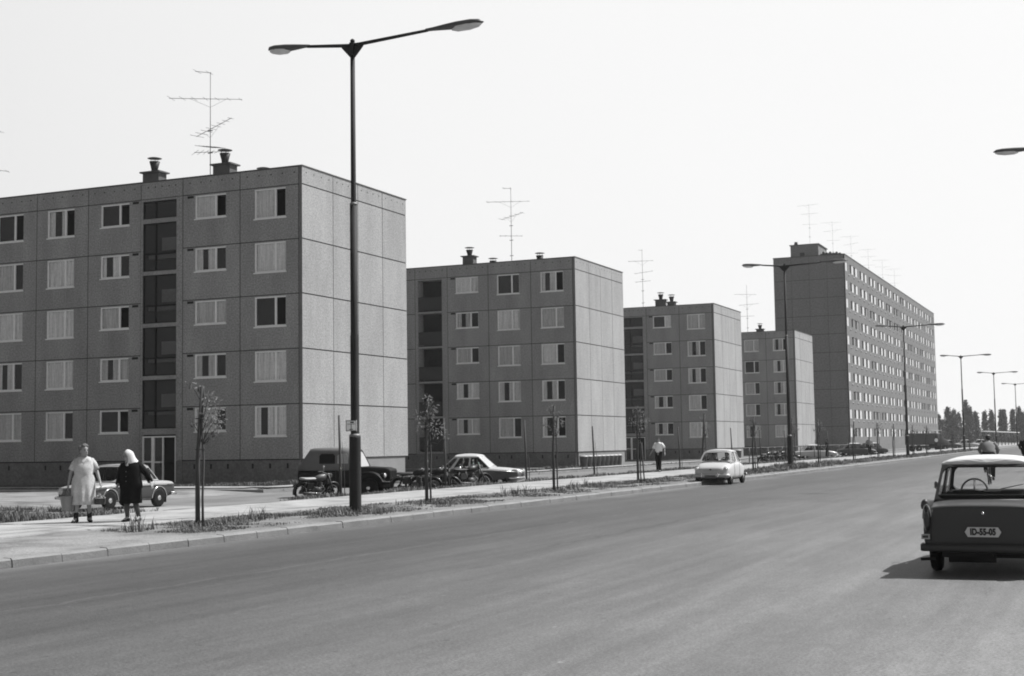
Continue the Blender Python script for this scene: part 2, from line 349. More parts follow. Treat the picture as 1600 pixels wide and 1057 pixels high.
for y in range(12, 60, 3): crack([(-17.95, y), (-21.4, y + .05)], .008)
tag(mb.build('pavement_cracks', crk, fix=False), None, None, kind='structure')
# access roads behind the verge
acc = ground_mat('access_asphalt', [(.3, .12), (.5, .16), (.7, .20)], .5, bump=.3, bscale=30, anis=(1, .5, 1), fine=.14, fscale=40)
mb = MB()
mb.quad((-33.5, 34, AL), (-23.9, 34, AL), (-23.9, 330, AL), (-33.5, 330, AL))
mb.quad((-120, 39, AL), (-33.5, 39, AL), (-33.5, 51.2, AL), (-120, 51.2, AL))
tag(mb.build('access_road', acc), None, None, kind='structure')
# driveway opening from pavement down to the access road
mb = MB(); V = []; F = []; n = 8
for i in range(n + 1):
    t = i / n; x = -21.4 - 2.7 * t; z = .124 + (AL + .006 - .124) * t * t * (3 - 2 * t)
    V += [(x, 27.6 + 4.2 * t, z + .012), (x, 35.2 + .6 * t, z + .012)]
    if i: F.append((2 * i - 2, 2 * i - 1, 2 * i + 1, 2 * i))
V += [(-24.1, 31.8, AL + .01), (-24.1, 35.8, AL + .01), (-33, 39.2, AL + .004), (-27.5, 34.2, AL + .004), (-24.1, 39.2, AL + .004)]
q = len(V) - 5; F += [(q, q + 1, q + 4, q + 2, q + 3)]
mb.add(V, F); tag(mb.build('driveway', pav), None, None, kind='structure')
# inner kerbs
mb = MB(); mb.box(-120, -34.4, 51.3, 51.45, AL - .1, AL + .13); mb.box(-34.4, -34.25, 51.3, 330, AL - .1, AL + .13)
tag(mb.build('access_kerb', conc), None, None, kind='structure')
# path in front of the gables and slab plinths
mb = MB(); mb.quad((-36.6, 54, -.165), (-35.2, 54, -.165), (-35.2, 330, -.165), (-36.6, 330, -.165))
mb.quad((-80, 53.2, -.2), (-36.6, 53.2, -.165), (-36.6, 55.2, -.165), (-80, 55.2, -.2))
for yb in (98.84, 139., 178.5): mb.quad((-70, yb - 4, -.155), (-36.6, yb - 4, -.155), (-36.6, yb - 2.6, -.155), (-70, yb - 2.6, -.155))
tag(mb.build('path', pav), None, None, kind='structure')

# ------------------------------------------------------------------ grass
def grass_obj(name, blades, mat, seed):
    r = random.Random(seed); vs = []; fs = []
    for (x, y, z, h, n, sp) in blades:
        for _ in range(n):
            a = r.uniform(0, 2 * pi); px = x + r.gauss(0, sp); py = y + r.gauss(0, sp); hh = h * r.uniform(.5, 1.15); w = .0022 + hh * .010 + .00022 * y
            l = r.uniform(.15, .8) * hh; dx = cos(a) * l; dy = sin(a) * l; sx = -sin(a) * w; sy = cos(a) * w; o = len(vs)
            vs += [(px - sx, py - sy, z), (px + sx, py + sy, z), (px + dx * .4 + sx * .8, py + dy * .4 + sy * .8, z + hh * .6), (px + dx * .4 - sx * .8, py + dy * .4 - sy * .8, z + hh * .6), (px + dx, py + dy, z + hh)]
            fs += [(o, o + 1, o + 2, o + 3), (o + 3, o + 2, o + 4)]
    me = bpy.data.meshes.new(name); me.from_pydata(vs, [], fs); me.materials.append(mat)
    o = bpy.data.objects.new(name, me); COL.objects.link(o); return tag(o, None, None, kind='stuff')
def patch(n, x0, x1, y0, y1, thr, h, seed, nb=5, sc=.5, f=None, sp=.05):
    r = random.Random(seed); out = []
    for _ in range(n):
        x = r.uniform(x0, x1); y = y0 + (y1 - y0) * r.random() ** 1.4
        if f and not f(x, y): continue
        q = noise.noise(Vector((x * sc * 1.6, y * sc, seed * 3.))) + .5 * noise.noise(Vector((x * 2.2, y * 1.8, seed)))
        if q < thr: continue
        out.append((x, y, gh(x, y) - .01, h * (.6 + min(1.2, (q - thr) * 1.6)), nb, sp))
    return out
gmat = gm('dry_grass', .15, .8, .4, .8, var2=.3, scale2=9)
gmat2 = gm('green_grass', .10, .8, .4, .8, var2=.3, scale2=9)
B = patch(5200, -17.6, -15.0, 20.5, 64, -.02, .062, 2, 12, sp=.09) + patch(4200, -17.6, -15.1, 60, 190, -.15, .12, 3, 7, sp=.14)
B += [(-15.6 + random.gauss(0, .3), 27 + random.gauss(0, .45), .1, random.uniform(.08, .2), 9, .07) for _ in range(120)]
for ty in (22.2, 31.9, 40.7, 49.1, 58, 67, 76, 83): B += [(-16.3 + random.gauss(0, .3), ty + random.gauss(0, .4), .1, random.uniform(.06, .17), 9, .07) for _ in range(60)]
for ty, n_ in ((72, 160), (76, 120), (84, 80)): B += [(-15.9 + random.gauss(0, .35), ty + random.gauss(0, 1.3), .1, random.uniform(.12, .4), 9, .08) for _ in range(n_)]
for ty in (20.8, 24.5, 38.3, 43.4, 45): B += [(-16.6 + random.gauss(0, .15), ty + random.gauss(0, .2), .1, random.uniform(.12, .36), 5, .05) for _ in range(14)]
grass_obj('verge_grass', B, gmat, 1)
B = patch(6500, -24.1, -21.7, 34.6, 130, -.5, .10, 5, 8, sp=.09, f=lambda x, y: y > 34.8)
grass_obj('bank_grass', B, gmat, 4)
B = patch(13000, -60, -21.6, 16, 38.8, -.45, .11, 6, 8, f=inp, sp=.1)
grass_obj('lawn_grass', B, gmat2, 6)
B = patch(3500, -58, -38.2, 55.4, 59.4, -.6, .12, 8, 7, sp=.12) + patch(1400, -37.3, -36.7, 56, 100, -.5, .16, 9, 4, sp=.1) + patch(1800, -35, -34.5, 52, 120, -.3, .14, 10, 4, sp=.12)
grass_obj('lawn_grass', B, gmat2, 7)
# ------------------------------------------------------------------ apartment blocks
M_front = gm('exposed_aggregate_panel', .265, .92, .20, .8, .6, 30, var2=.34, scale2=12, streak=(1, 1, .3))
M_gable = gm('gable_aggregate_panel', .285, .92, .15, .8, .6, 30, var2=.26, scale2=12, streak=(1, 1, .3))
M_plin = gm('plinth_concrete', .15, .95, .18, 1.2, .4, 25, var2=.22, scale2=8)
M_plin2 = gm('plinth_concrete_pale', .20, .95, .12, 1.2, .4, 25, var2=.1)
M_joint = gm('dark_joint', .015, .95)
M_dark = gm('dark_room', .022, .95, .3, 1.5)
M_wfr = gm('painted_window_frame', .8, .55, .08, 3)
M_dfr = gm('dark_metal_frame', .012, .9, .2, 3, spec=.1)
M_glass = glass('window_glass', .93, .03, 1.3)
M_dglass = glass('stair_glass', .75, .03, 1.3)
M_cop = gm('roof_coping_metal', .07, .6, .3, 3)
M_roof = gm('roof_felt', .10, .95, .2, 1)
M_chim = gm('chimney_brick', .09, .95, .25, 2, .3)
M_pot = gm('chimney_pot_metal', .02, .6, .3, 4)
M_cowl = gm('cowl_metal', .16, .6, .2, 4)
M_cur = [gm('curtain_pale', .80, .95, .38, 1.6, streak=(9, 9, .35), var2=.1, scale2=6), gm('curtain_grey', .58, .95, .38, 1.8, streak=(9, 9, .35), var2=.12, scale2=6), gm('curtain_net', .70, .95, .34, 2, streak=(12, 12, .3), var2=.12, scale2=9)]  # vertical streaks paint the shading of folds into the cloth colours
M_bal = gm('dark_balcony_panel', .03, .7, .2, 3, streak=(20, 1, 1))
M_shut = gm('roller_blind', .3, .9, .25, 2, streak=(1, 1, 30))

def curtain(mb, x0, x1, z0, z1, y, r, taper=0.):
    n = max(6, int((x1 - x0) / .045)); ph = r.uniform(0, 9); k = r.uniform(28, 48); V = []
    for j, z in enumerate((z1, (z0 + z1) / 2, z0)):
        for i in range(n + 1):
            x = x0 + (x1 - x0) * i / n; V.append((x, y + .025 * sin(k * x + ph) + .02 * sin(13 * x + ph * 2) + taper * j * .02, z))
    mb.add(V, [(j * (n + 1) + i, j * (n + 1) + i + 1, (j + 1) * (n + 1) + i + 1, (j + 1) * (n + 1) + i) for j in range(2) for i in range(n)], True)

def window(par, x0, x1, z0, z1, y, r, style=None, split=.66):
    """casement with a wide fixed leaf and a narrow leaf; local x along the wall, -y outwards"""
    f = MB(); t = .075; d0, d1 = y + .012, y + .085
    xm = x0 + (x1 - x0) * split
    f.box(x0, x1, d0, d1, z1 - t, z1); f.box(x0, x1, d0, d1, z0, z0 + t); f.box(x0, x0 + t, d0, d1, z0 + t, z1 - t); f.box(x1 - .035, x1, d0, d1, z0 + t, z1 - t); f.box(xm - .05, xm + .05, d0, d1, z0 + t, z1 - t)
    f.box(x0 - .04, x1 + .04, y - .075, y + .012, z0 - .06, z0 - .005)
    wn = f.build('window', M_wfr, par)
    st = style or r.choices(['cc', 'cd', 'oo', 'dc', 'co', 'dd', 'pc'], [3.2, 2.2, .8, 1.4, 2.6, 1., 1.6])[0]
    if r.random() < .3: st = st.replace('c', 'p', 1)
    # 1st letter: wide leaf, 2nd: narrow leaf.  c curtain, d dark glass, o open (no glass), p part-drawn curtain
    g = MB(); yg = y + .055
    if st[0] != 'x': g.box(x0 + t, xm - .05, yg, yg + .006, z0 + t, z1 - t)
    if st[1] != 'o': g.box(xm + .05, x1 - .035, yg, yg + .006, z0 + t, z1 - t)
    g.build('pane', M_glass, wn)
    c = MB(); yc = y + .13; cm = r.choice(M_cur)
    for ch, a, b in ((st[0], x0 - .02, xm), (st[1], xm, x1 + .02)):
        if ch == 'c': curtain(c, a, b, z0 - .05, z1 + .02, yc, r)
        elif ch == 'p':
            u = r.uniform(.25, .45); q = a + (b - a) * u; curtain(c, a, q, z0 - .05, z1 + .02, yc, r); curtain(c, a + (b - a) * (u + r.uniform(.25, .35)), b, z0 - .05, z1 + .02, yc, r)
    if st[0] == 'o' and 'c' not in st: curtain(c, x0, x0 + .35, z0 - .05, z1 + .02, yc, r)
    if c.v: c.build('curtain', cm, wn, fix=False)
    if st[1] == 'o':  # narrow leaf swung inwards
        a = r.uniform(1.15, 1.5); lw = x1 - xm - .1; fx = x1 - .05
        q = MB(); Mx = T(fx, y + .09, 0, -a)
        for (u0, u1, w0, w1) in ((-lw, 0, z1 - t - .05, z1 - t), (-lw, 0, z0 + t, z0 + t + .05), (-lw, -lw + .05, z0 + t + .05, z1 - t - .05), (-.05, 0, z0 + t + .05, z1 - t - .05)):
            q.box(u0, u1, -.02, .02, w0, w1, Mx)
        q.build('open_sash', M_wfr, wn)
    return wn

FL = 2.81
def panel_tones(o, ax, zp, seed, wd=3.64, fh=FL):
    b0 = o.data.materials[0]; n = b0.name.split('.')[0]
    for k, f in ((1, .955), (2, 1.045)):
        if n + '_%d' % k not in MC:
            c = b0.copy(); c.name = n + ('_darker' if k == 1 else '_paler')
            for nd in c.node_tree.nodes:
                if nd.type == 'MAP_RANGE' and nd.inputs[4].default_value < .6: nd.inputs[3].default_value *= f; nd.inputs[4].default_value *= f
            MC[n + '_%d' % k] = c
        o.data.materials.append(MC[n + '_%d' % k])
    for p in o.data.polygons:
        a = int(math.floor(p.center[ax] / wd + .02)); b_ = int(math.floor((p.center[2] - zp) / fh)); h = hash((a * 7 + b_ * 13 + seed * 5) * 2654435761 % 1000003) % 5
        p.material_index = (0, 1, 0, 2, 0)[h]
def panel_hole(mb, x0, x1, z0, z1, y0, y1, hole=None):
    g = .022
    x0 += g; x1 -= g; z0 += g; z1 -= g
    if not hole: mb.box(x0, x1, y0, y1, z0, z1); return
    a, b, c, d = hole
    mb.box(x0, a, y0, y1, z0, z1); mb.box(b, x1, y0, y1, z0, z1); mb.box(a, b, y0, y1, d, z1); mb.box(a, b, y0, y1, z0, c)

def block(Y0, bays, label, seed, dep=11.32, zp=1.04, styles={}, zg=-.35, chim=(), pal=1):
    """bays: list going left from the gable corner: (kind, width)"""
    r = random.Random(seed)
    root = empty('apartment_block', (-37.6, Y0, 0), 0, label, 'apartment building')
    wall = MB(); back = MB(); pl = MB(); jn = MB()
    ztop = zp + 5 * FL; zr = 16.02 - (1.04 - zp)
    jn.box(-.225, -.03, .03, .12, zp, zr); post = MB(); post.box(-.185, -.012, -.006, .03, zp, zr)
    x = 0.; W = sum(b[1] for b in bays)
    jobs = []
    for bi, (kind, wd) in enumerate(bays):
        xl, xr = x - wd, x - (.205 if bi == 0 else 0)
        # parapet
        panel_hole(wall, xl, xr, ztop, zr, 0, .16)
        for k in range(5):   # form-tie holes
            q = xl + .45 + k * (wd - .9) / 4 + r.uniform(-.03, .03); jn.box(q - .035, q + .035, -.004, .01, zr - .33, zr - .26)
        if kind in 'BS':
            hw = 1.93; hx1 = xr - (.97 if kind == 'B' else .93); hx0 = hx1 - hw
            if kind == 'S' : hx0, hx1 = (xr - 2.85, xr - .88) if bays[bi - 1][0] != 'T' else (xr - 2.72, xr - .78)
            if kind == 'B': hx0, hx1 = x - 2.88, x - .97
            hh = 1.55 if kind == 'B' else 1.24
            for fl in range(5):
                zt = ztop - fl * FL; hz1 = zt - .07; hz0 = hz1 - hh
                panel_hole(wall, xl, xr, zt - FL, zt, 0, .16, (hx0, hx1, hz0, hz1)); jobs.append((bi, fl, hx0, hx1, hz0, hz1))
                if kind == 'S':
                    vx = xr - .35 if (bi + 1 < len(bays) and bays[bi - 1][0] == 'T') else xl + .5
                    jn.box(vx - .2, vx + .2, -.012, .05, zt - .19, zt - .06)
        elif kind == 'T':      # stairwell bay: ribs, slabs and tall glazing
            a, b = xr - 2.62, xr - .4
            wall.box(xl + .014, a, -.02, .16, zp, ztop - .014); wall.box(b, xr - .014, -.02, .16, zp, ztop - .014)
            zz = [(ztop - .12, ztop - 1.08)] + [(ztop - 1.32 - i * FL, ztop - 3.92 - i * FL) for i in range(4)]
            lo = ztop - .014
            for (z1_, z0_) in zz: wall.box(a, b, .0, .16, z1_, lo); lo = z0_
            wall.box(a, b, .0, .16, zp + 1.38, lo)
            for (z1_, z0_) in zz:
                f = MB(); t = .06; m = a + (b - a) * .37; y0, y1 = .04, .12
                f.box(a, b, y0, y1, z1_ - t, z1_); f.box(a, b, y0, y1, z0_, z0_ + t); f.box(a, a + t, y0, y1, z0_ + t, z1_ - t); f.box(b - t, b, y0, y1, z0_ + t, z1_ - t); f.box(m - .04, m + .04, y0, y1, z0_ + t, z1_ - t)
                if z1_ - z0_ > 1.5:
                    zm = z0_ + .95; f.box(a + t, m - .04, y0, y1, zm - .04, zm + .04); f.box(m + .04, b - t, y0, y1, zm - .04, zm + .04)
                sw = f.build('stairwell_window', M_dfr, root)
                g = MB(); g.box(a + t, b - t, .08, .086, z0_ + t, z1_ - t); g.build('pane', M_dglass, sw)
                if z1_ - z0_ > 1.5:   # landing slab, stringer and handrail seen through the glass
                    g = MB(); g.box(a, b, .5, 1.2, z0_ + .75, z0_ + .95); g.box(m + .1, b - .1, .45, .47, z0_ + 1.15, z0_ + 1.85); g.build('stair_landing', M_shut if r.random() < .4 else M_gable, root)
            # entrance
            a2, b2 = a + .02, b - .02; z1_ = zp + 1.3; f = MB(); y0, y1 = .02, .1; t = .07
            f.box(a2, b2, y0, y1, z1_ - t, z1_); f.box(a2, a2 + t, y0, y1, zg + .2, z1_ - t); f.box(b2 - t, b2, y0, y1, zg + .2, z1_ - t)
            m1 = a2 + .68; f.box(m1 - .09, m1 + .09, y0, y1, zg + .2, z1_ - t); f.box(a2 + t, m1 - .09, y0, y1, .95, 1.03)
            m2 = m1 + .62; f.box(m2, m2 + .06, y0, y1, zg + .2, z1_ - t); f.box(m1 + .09, m2, y0, y1, .93, 1.0)
            ed = f.build('entrance_door', M_wfr, root)
            g = MB(); g.box(a2 + t, m2, .05, .056, zg + .25, z1_ - t); g.build('pane', M_glass, ed)
            g = MB(); g.tube([(m2 - .06, -.03, .7), (m2 - .06, -.03, 1.05)], .012, 6); g.build('handle', M_dfr, ed)
            back.box(a, b, .65, .69, zg, zp + 1.4)
            pl.box(xl, a, -.02, .2, zg, zp - .014); pl.box(b, xr, -.02, .2, zg, zp - .014)
            # doorstep
            pl.box(a, b, -1.0, .2, zg - .1, zg + .2)
        elif kind == 'L':      # loggia bay with dark balcony fronts
            a, b = xr - 2.63, xr - .5
            wall.box(xl + .014, xl + .25, 0, .16, zp, ztop - .014); wall.box(xl + .28, a - .0, 0, .16, zp, ztop - .014); wall.box(b, xr - .014, 0, .16, zp, ztop - .014)
            for fl in range(5):
                zt = ztop - fl * FL
                wall.box(a, b, 0, 1.1, zt - FL - .0, zt - FL + .16)
                if fl == 0: wall.box(a, b, 0, 1.1, ztop - .12, ztop - .014)
                g = MB(); g.box(a + .02, b - .02, .01, .06, zt - 2.56, zt - 1.55); g.box(a, b, 0, .07, zt - 1.55, zt - 1.49); g.build('balcony_front', M_bal, root)
                # recessed window and curtain behind
                ww = MB(); ww.box(a + .02, b - .02, 1.1, 1.16, zt - 2.65, zt - .12); ww.build('balcony_back_wall', M_plin, root)
                wdw = window(root, a + .25, b - .15, zt - 1.75, zt - .2, 1.0, r, r.choice(['cc', 'dc', 'dc', 'cd']), r.choice([.35, .6, .7]))
            wall.box(a - .004, a + .02, .16, 1.1, zp, ztop - .13); wall.box(b - .02, b + .004, .16, 1.1, zp, ztop - .13)
        if kind != 'T': pl.box(xl, xr, .05, .25, zg, zp - .014)
        if kind != 'T':
            for k in range(3):
                if r.random() < .85:
                    q = xl + .75 + k * 1.05; jn.box(q - .05, q + .05, .035, .07, zp - .45, zp - .2)
        jn.box(xl - .035, xl + .035, .012, .15, zp, zr - .1)
        x = xl
    for fl in range(6): jn.box(-W, -.02, .012, .13, ztop - fl * FL - .03, ztop - fl * FL + .03) if not any(b[0] in 'TL' for b in bays) else None
    xx = 0.
    for kind, wd in bays:
        if kind not in 'TL':
            for fl in range(6): jn.box(xx - wd, xx, .012, .13, ztop - fl * FL - .03, ztop - fl * FL + .03)
        else: jn.box(xx - wd, xx, .012, .13, ztop - .022, ztop + .022)
        xx -= wd
    # interior, roof, gables
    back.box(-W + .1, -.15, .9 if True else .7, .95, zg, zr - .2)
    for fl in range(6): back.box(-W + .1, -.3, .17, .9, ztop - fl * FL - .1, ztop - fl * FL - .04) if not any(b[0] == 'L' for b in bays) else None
    core = MB(); core.box(-W, -.17, 1.3, dep - .17, zg, zr - .1)
    gj = [0, 3.05, 5.68, 8.45, dep]
    gw = MB()
    for i in range(4):
        for fl in range(5):
            z0_ = ztop - (fl + 1) * FL; gw.box(-.15, .012 if i else .012, gj[i] + (-.004 if i == 0 else .025), gj[i + 1] - .025, z0_ + .03, z0_ + FL - .03)
        gw.box(-.15, .012, gj[i] + (-.004 if i == 0 else .025), gj[i + 1] - .025, ztop + .03, zr)
        for k in range(4):
            q = gj[i] + .4 + k * (gj[i + 1] - gj[i] - .8) / 3; jn.box(.005, .016, q - .035, q + .035, zr - .33, zr - .26)
    jn.box(-.2, -.02, .035, dep - .02, zp, zr - .05)
    post.build('corner_post', M_plin, root, fix=False)
    wo = wall.build('wall', M_front, root, fix=False); panel_tones(wo, 0, zp, seed)
    panel_tones(gw.build('gable_wall', M_gable, root, fix=False), 1, zp, seed)
    pl.build('plinth', M_plin, root, fix=False)
    p2 = MB(); p2.box(-.3, -.06, .255, dep - .25, zg, zp - .014); p2.build('gable_plinth', M_plin2, root)
    jn.build('panel_joints', M_joint, root, fix=False)
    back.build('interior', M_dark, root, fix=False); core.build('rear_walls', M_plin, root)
    rf = MB(); rf.box(-W, -.15, .16, dep - .15, zr - .35, zr - .2)
    ro = rf.build('roof', M_roof, root)
    cp = MB(); cp.box(-W - .03, .05, -.04, .3, zr, zr + .05); cp.box(-.25, .05, .3, dep + .03, zr, zr + .05); cp.box(-W - .03, -.25, dep - .25, dep + .03, zr, zr + .05); cp.build('coping', M_cop, ro)
    for (cx, cy, bw, hb, hp) in chim:
        c = MB()
        if hb > .05:
            c.box(cx - bw / 2, cx + bw / 2, cy - .35, cy + .35, zr - .3, zr + hb)
            c.box(cx - bw / 2 - .13, cx + bw / 2 + .13, cy - .48, cy + .48, zr + hb, zr + hb + .08)
        ch = c.build('chimney', M_chim, ro, fix=False) if c.v else None
        c = MB(); zb = zr + (hb + .08 if hb > .05 else -.2); c.lathe([(.17, zb), (.21, zb + hp * .45), (.30, zb + hp)], 14, Matrix.Translation((cx, cy, 0)))
        for k in range(3): c.tube([(cx + .2 * cos(k * 2.1), cy + .2 * sin(k * 2.1), zb + hp - .05), (cx + .25 * cos(k * 2.1), cy + .25 * sin(k * 2.1), zb + hp + .2)], .012, 4)
        po = c.build('chimney_pot', M_pot, ch or ro)
        c = MB(); c.lathe([(.03, zb + hp + .26), (.25, zb + hp + .235), (.40, zb + hp + .19), (.40, zb + hp + .18), (.25, zb + hp + .16), (.03, zb + hp + .15)], 18, Matrix.Translation((cx, cy, 0))); c.build('cowl', M_cowl, po if ch is None else ch)
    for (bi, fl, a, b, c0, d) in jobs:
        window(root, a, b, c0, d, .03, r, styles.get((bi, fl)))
    return root
b1s = {(0, 0): 'co', (0, 1): 'cc', (0, 2): 'do', (0, 3): 'cc', (0, 4): 'pc', (1, 0): 'co', (1, 1): 'cd', (1, 2): 'cc', (1, 3): 'cd', (1, 4): 'cd',
       (3, 0): 'do', (3, 1): 'cd', (3, 2): 'co', (3, 3): 'cc', (3, 4): 'do', (4, 0): 'po', (4, 1): 'cc', (4, 2): 'cc', (4, 3): 'cc', (4, 4): 'cd', (5, 0): 'do', (5, 1): 'cd', (5, 2): 'cc', (5, 3): 'cd', (5, 4): 'cc'}
block(59.84, [('B', 3.77), ('S', 3.63), ('T', 2.75), ('S', 3.58), ('B', 3.63), ('B', 3.65), ('B', 3.65)], 'nearest and largest grey panel block, with its door behind the two walking women', 11, styles=b1s,
      chim=[(-11.3, 2.6, 1.1, 1.08, .6), (-6.55, 2.6, 1.1, 1.08, .6), (-4.3, 3.0, .5, 0, .8)])
b2s = {(0, 0): 'po', (0, 1): 'cc', (0, 2): 'cd', (0, 3): 'cd', (0, 4): 'po', (1, 0): 'dd', (1, 1): 'cc', (1, 2): 'cc', (1, 3): 'cc', (1, 4): 'cd', (2, 0): 'cc', (2, 1): 'pd', (2, 2): 'cd', (2, 3): 'pc', (2, 4): 'pc'}
block(98.84, [('B', 3.7), ('B', 3.65), ('S', 3.6), ('L', 2.9), ('S', 3.6)], 'second panel block from the left, with dark balcony fronts, behind the two-tone saloon', 12, zp=.98, styles=b2s,
      chim=[(-10.2, 2.7, .95, 1.0, .5), (-8.1, 2.7, .5, 0, .75), (-4.0, 2.7, .5, 0, .9)])
b3s = {(0, 0): 'cc', (0, 1): 'cd', (0, 2): 'cd', (0, 3): 'cd', (0, 4): 'cc', (1, 0): 'dc', (1, 1): 'cd', (1, 2): 'cd', (1, 3): 'cd', (1, 4): 'cd'}
block(139., [('B', 3.73), ('S', 3.6), ('T', 2.75), ('S', 3.6)], 'third panel block from the left, with a glazed stairwell, behind the small white car', 13, zp=.91, styles=b3s,
      chim=[(-6.6, 3., 1.05, .95, .55), (-5.4, 3., .8, .65, .55)])
b4s = {(0, 0): 'co', (0, 1): 'cc', (0, 2): 'cc', (0, 3): 'cc', (0, 4): 'cc', (1, 0): 'cc', (1, 1): 'dd', (1, 2): 'cd', (1, 3): 'cd', (1, 4): 'cc'}
block(178.5, [('B', 3.81), ('B', 3.65), ('S', 3.6)], 'smallest looking panel block, directly in front of the tall slab', 14, zp=.90, styles=b4s, chim=[(-5.1, 2.5, .9, .5, .5)])

# ------------------------------------------------------------------ ten-storey slab
M_tg = gm('slab_gable_panel', .17, .92, .12, .4, .4, 30, var2=.24, scale2=4, streak=(1, 1, .3))
M_ts = gm('slab_long_wall', .135, .92, .10, .3, .4, 30, var2=.24, scale2=4)
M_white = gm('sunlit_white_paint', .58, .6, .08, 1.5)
M_greyp = gm('grey_pane_blind', .22, .7, .2, 2)
def tower():
    r = random.Random(5); Y0 = 217.16
    root = empty('apartment_tower', (-37.6, Y0, 0), 0, 'ten-storey slab block, much the tallest building, its long window side facing the road', 'apartment building')
    FH = 2.885; z0 = .82; zt = 30.5; Wd = 11.22; D = 116.; zb = -.3
    g = MB(); xs_ = [0, -2.8, -5.6, -8.4, -Wd]
    rows = [z0 + i * FH for i in range(11)]; rows[-1] = zt
    rows = [zb, 3.71] + [3.71 + FH * i for i in range(1, 9)] + [zt]
    g.box(-Wd + .1, -.2, .03, .3, zb, zt - .1)
    go_ = MB(); jt = MB()
    for i in range(4):
        for k in range(len(rows) - 1):
            go_.box(xs_[i + 1] + .02, xs_[i] - .02, 0, .2, rows[k] + .03, rows[k + 1] - .03)
    jt.box(-Wd + .02, -.02, .04, .25, zb, zt - .05)
    go_.build('gable_wall', M_tg, root, fix=False); jt.build('panel_joints', M_joint, root, fix=False)
    # long side
    s = MB(); mod = 9.36; y00 = 4.4; nm = int((D - y00) / mod) + 1; units = []
    for k in range(10):
        ztw = 29.42 - k * FH; zbw = ztw - 1.42
        s.box(-.2, 0.0, 0, D, ztw, (zt if k == 0 else 29.42 - (k - 1) * FH - 1.42))
        if k == 9: s.box(-.2, 0., 0, D, zb, zbw)
        holes = [(.55, 2.1, 'W')]
        for j in range(nm):
            y = y00 + j * mod; st = r.random()
            a1, a2 = ('G' if .0 < st < .10 or .16 < st < .22 else 'W'), ('G' if .10 < st < .22 else 'W')
            seg = [(0, 1.6, 'D'), (1.6, 3.5, a1), (3.5, 5.2, 'H'), (5.2, 7.1, a2)]
            holes += [(y + a_, y + b_, c_) for a_, b_, c_ in seg if y + b_ < D - .3]
        e = 0.
        for a_, b_, c_ in holes:
            s.box(-.2, 0., e, a_, zbw, ztw); e = b_; units.append((a_, k, b_, c_, zbw, ztw))
        s.box(-.2, 0., e, D, zbw, ztw)
    s.build('long_wall', M_ts, root, fix=False)
    units.sort(key=lambda u: (u[0] + u[1] * .01))
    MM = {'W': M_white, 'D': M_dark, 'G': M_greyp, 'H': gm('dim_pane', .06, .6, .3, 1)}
    def unit(u, mf, mp):
        a_, k, b_, c_, z0_, z1_ = u; xo = {'W': -.045, 'D': -.16, 'G': -.07, 'H': -.12}[c_]
        mp.box(-.195, xo, a_ + .05, b_ - .05, z0_ + .05, z1_ - .05); t = .05
        mf.box(-.19, -.02, a_, a_ + t, z0_, z1_); mf.box(-.19, -.02, b_ - t, b_, z0_, z1_); mf.box(-.19, -.02, a_ + t, b_ - t, z0_, z0_ + t); mf.box(-.19, -.02, a_ + t, b_ - t, z1_ - t, z1_)
    rest = {c: (MB(), MB()) for c in 'WDGH'}
    for n, u in enumerate(units):
        if n < 99:
            F_, P_ = MB(), MB(); unit(u, F_, P_); wn = F_.build('window', M_white if u[3] == 'W' else M_greyp, root, fix=False); P_.build({'W': 'sunlit_leaf', 'D': 'dark_leaf', 'G': 'blind', 'H': 'dim_leaf'}[u[3]], MM[u[3]], wn, fix=False)
        else: unit(u, rest['D'][0], rest[u[3]][1])
    wn = rest['D'][0].build('windows', M_greyp, root, fix=False); wn['kind'] = 'stuff'
    for c, nm_ in (('W', 'sunlit_leaf'), ('D', 'dark_leaf'), ('G', 'blind'), ('H', 'dim_leaf')): rest[c][1].build(nm_, MM[c], wn, fix=False)['kind'] = 'stuff'
    n = 0; jr = MB()
    for j in range(nm * 2):
        for k in range(9):
            y = 3.1 + j * mod / 2; z = 29.42 - k * FH - 1.42
            if y > D - 1: continue
            v = MB() if n < 96 else jr; v.box(-.01, .02, y, y + .7, z - .60, z - .42); n += 1
            if v is not jr:
                vo = v.build('vent', M_joint, root, fix=False); h = MB(); h.box(-.01, .06, y - .2, y + .7, z - .42, z - .34); h.build('vent_hood', M_white, vo, fix=False)
    vo = jr.build('vents', M_joint, root, fix=False); vo['kind'] = 'stuff'
    c = MB(); c.box(-Wd + .1, -.21, .3, D - .1, zb, zt - .2); c.box(-Wd, -.01, D - .1, D, zb, zt); c.box(-Wd, -Wd + .1, .2, D, zb, zt); c.build('rear_walls', M_tg, root, fix=False)
    c = MB(); c.box(-Wd - .04, .05, -.05, D + .05, zt, zt + .12); ro = c.build('roof', M_cop, root)
    c = MB(); c.box(-8.5, -4.1, .5, 7.5, zt + .12, zt + 1.95); c.build('lift_housing', M_tg, ro)
    c = MB(); c.box(-8.65, -3.95, .35, 7.65, zt + 1.95, zt + 2.07); c.build('lift_housing_roof', M_cop, ro)
    c = MB(); c.box(-7., -6.3, .44, .5, zt + .2, zt + .75); c.build('lift_housing_hatch', M_dark, ro)
    c = MB(); c.box(-8.0, -7.5, 1, 1.6, zt + 2.07, zt + 2.4); c.lathe([(.2, zt + 2.4), (.28, zt + 2.6)], 10, T(-7.75, 1.3, 0)); c.build('chimney', M_chim, ro)
    c = MB()
    for q in range(6): c.ell((-3.4 + q * .45, 1.2 + q * .3, zt + .35), .3, .3, .35 if q % 2 else .5, 8, 5)
    c.box(-3.9, -1.2, .9, 2.6, zt + .1, zt + .4); c.build('ventilator', M_pot, ro)
tower()

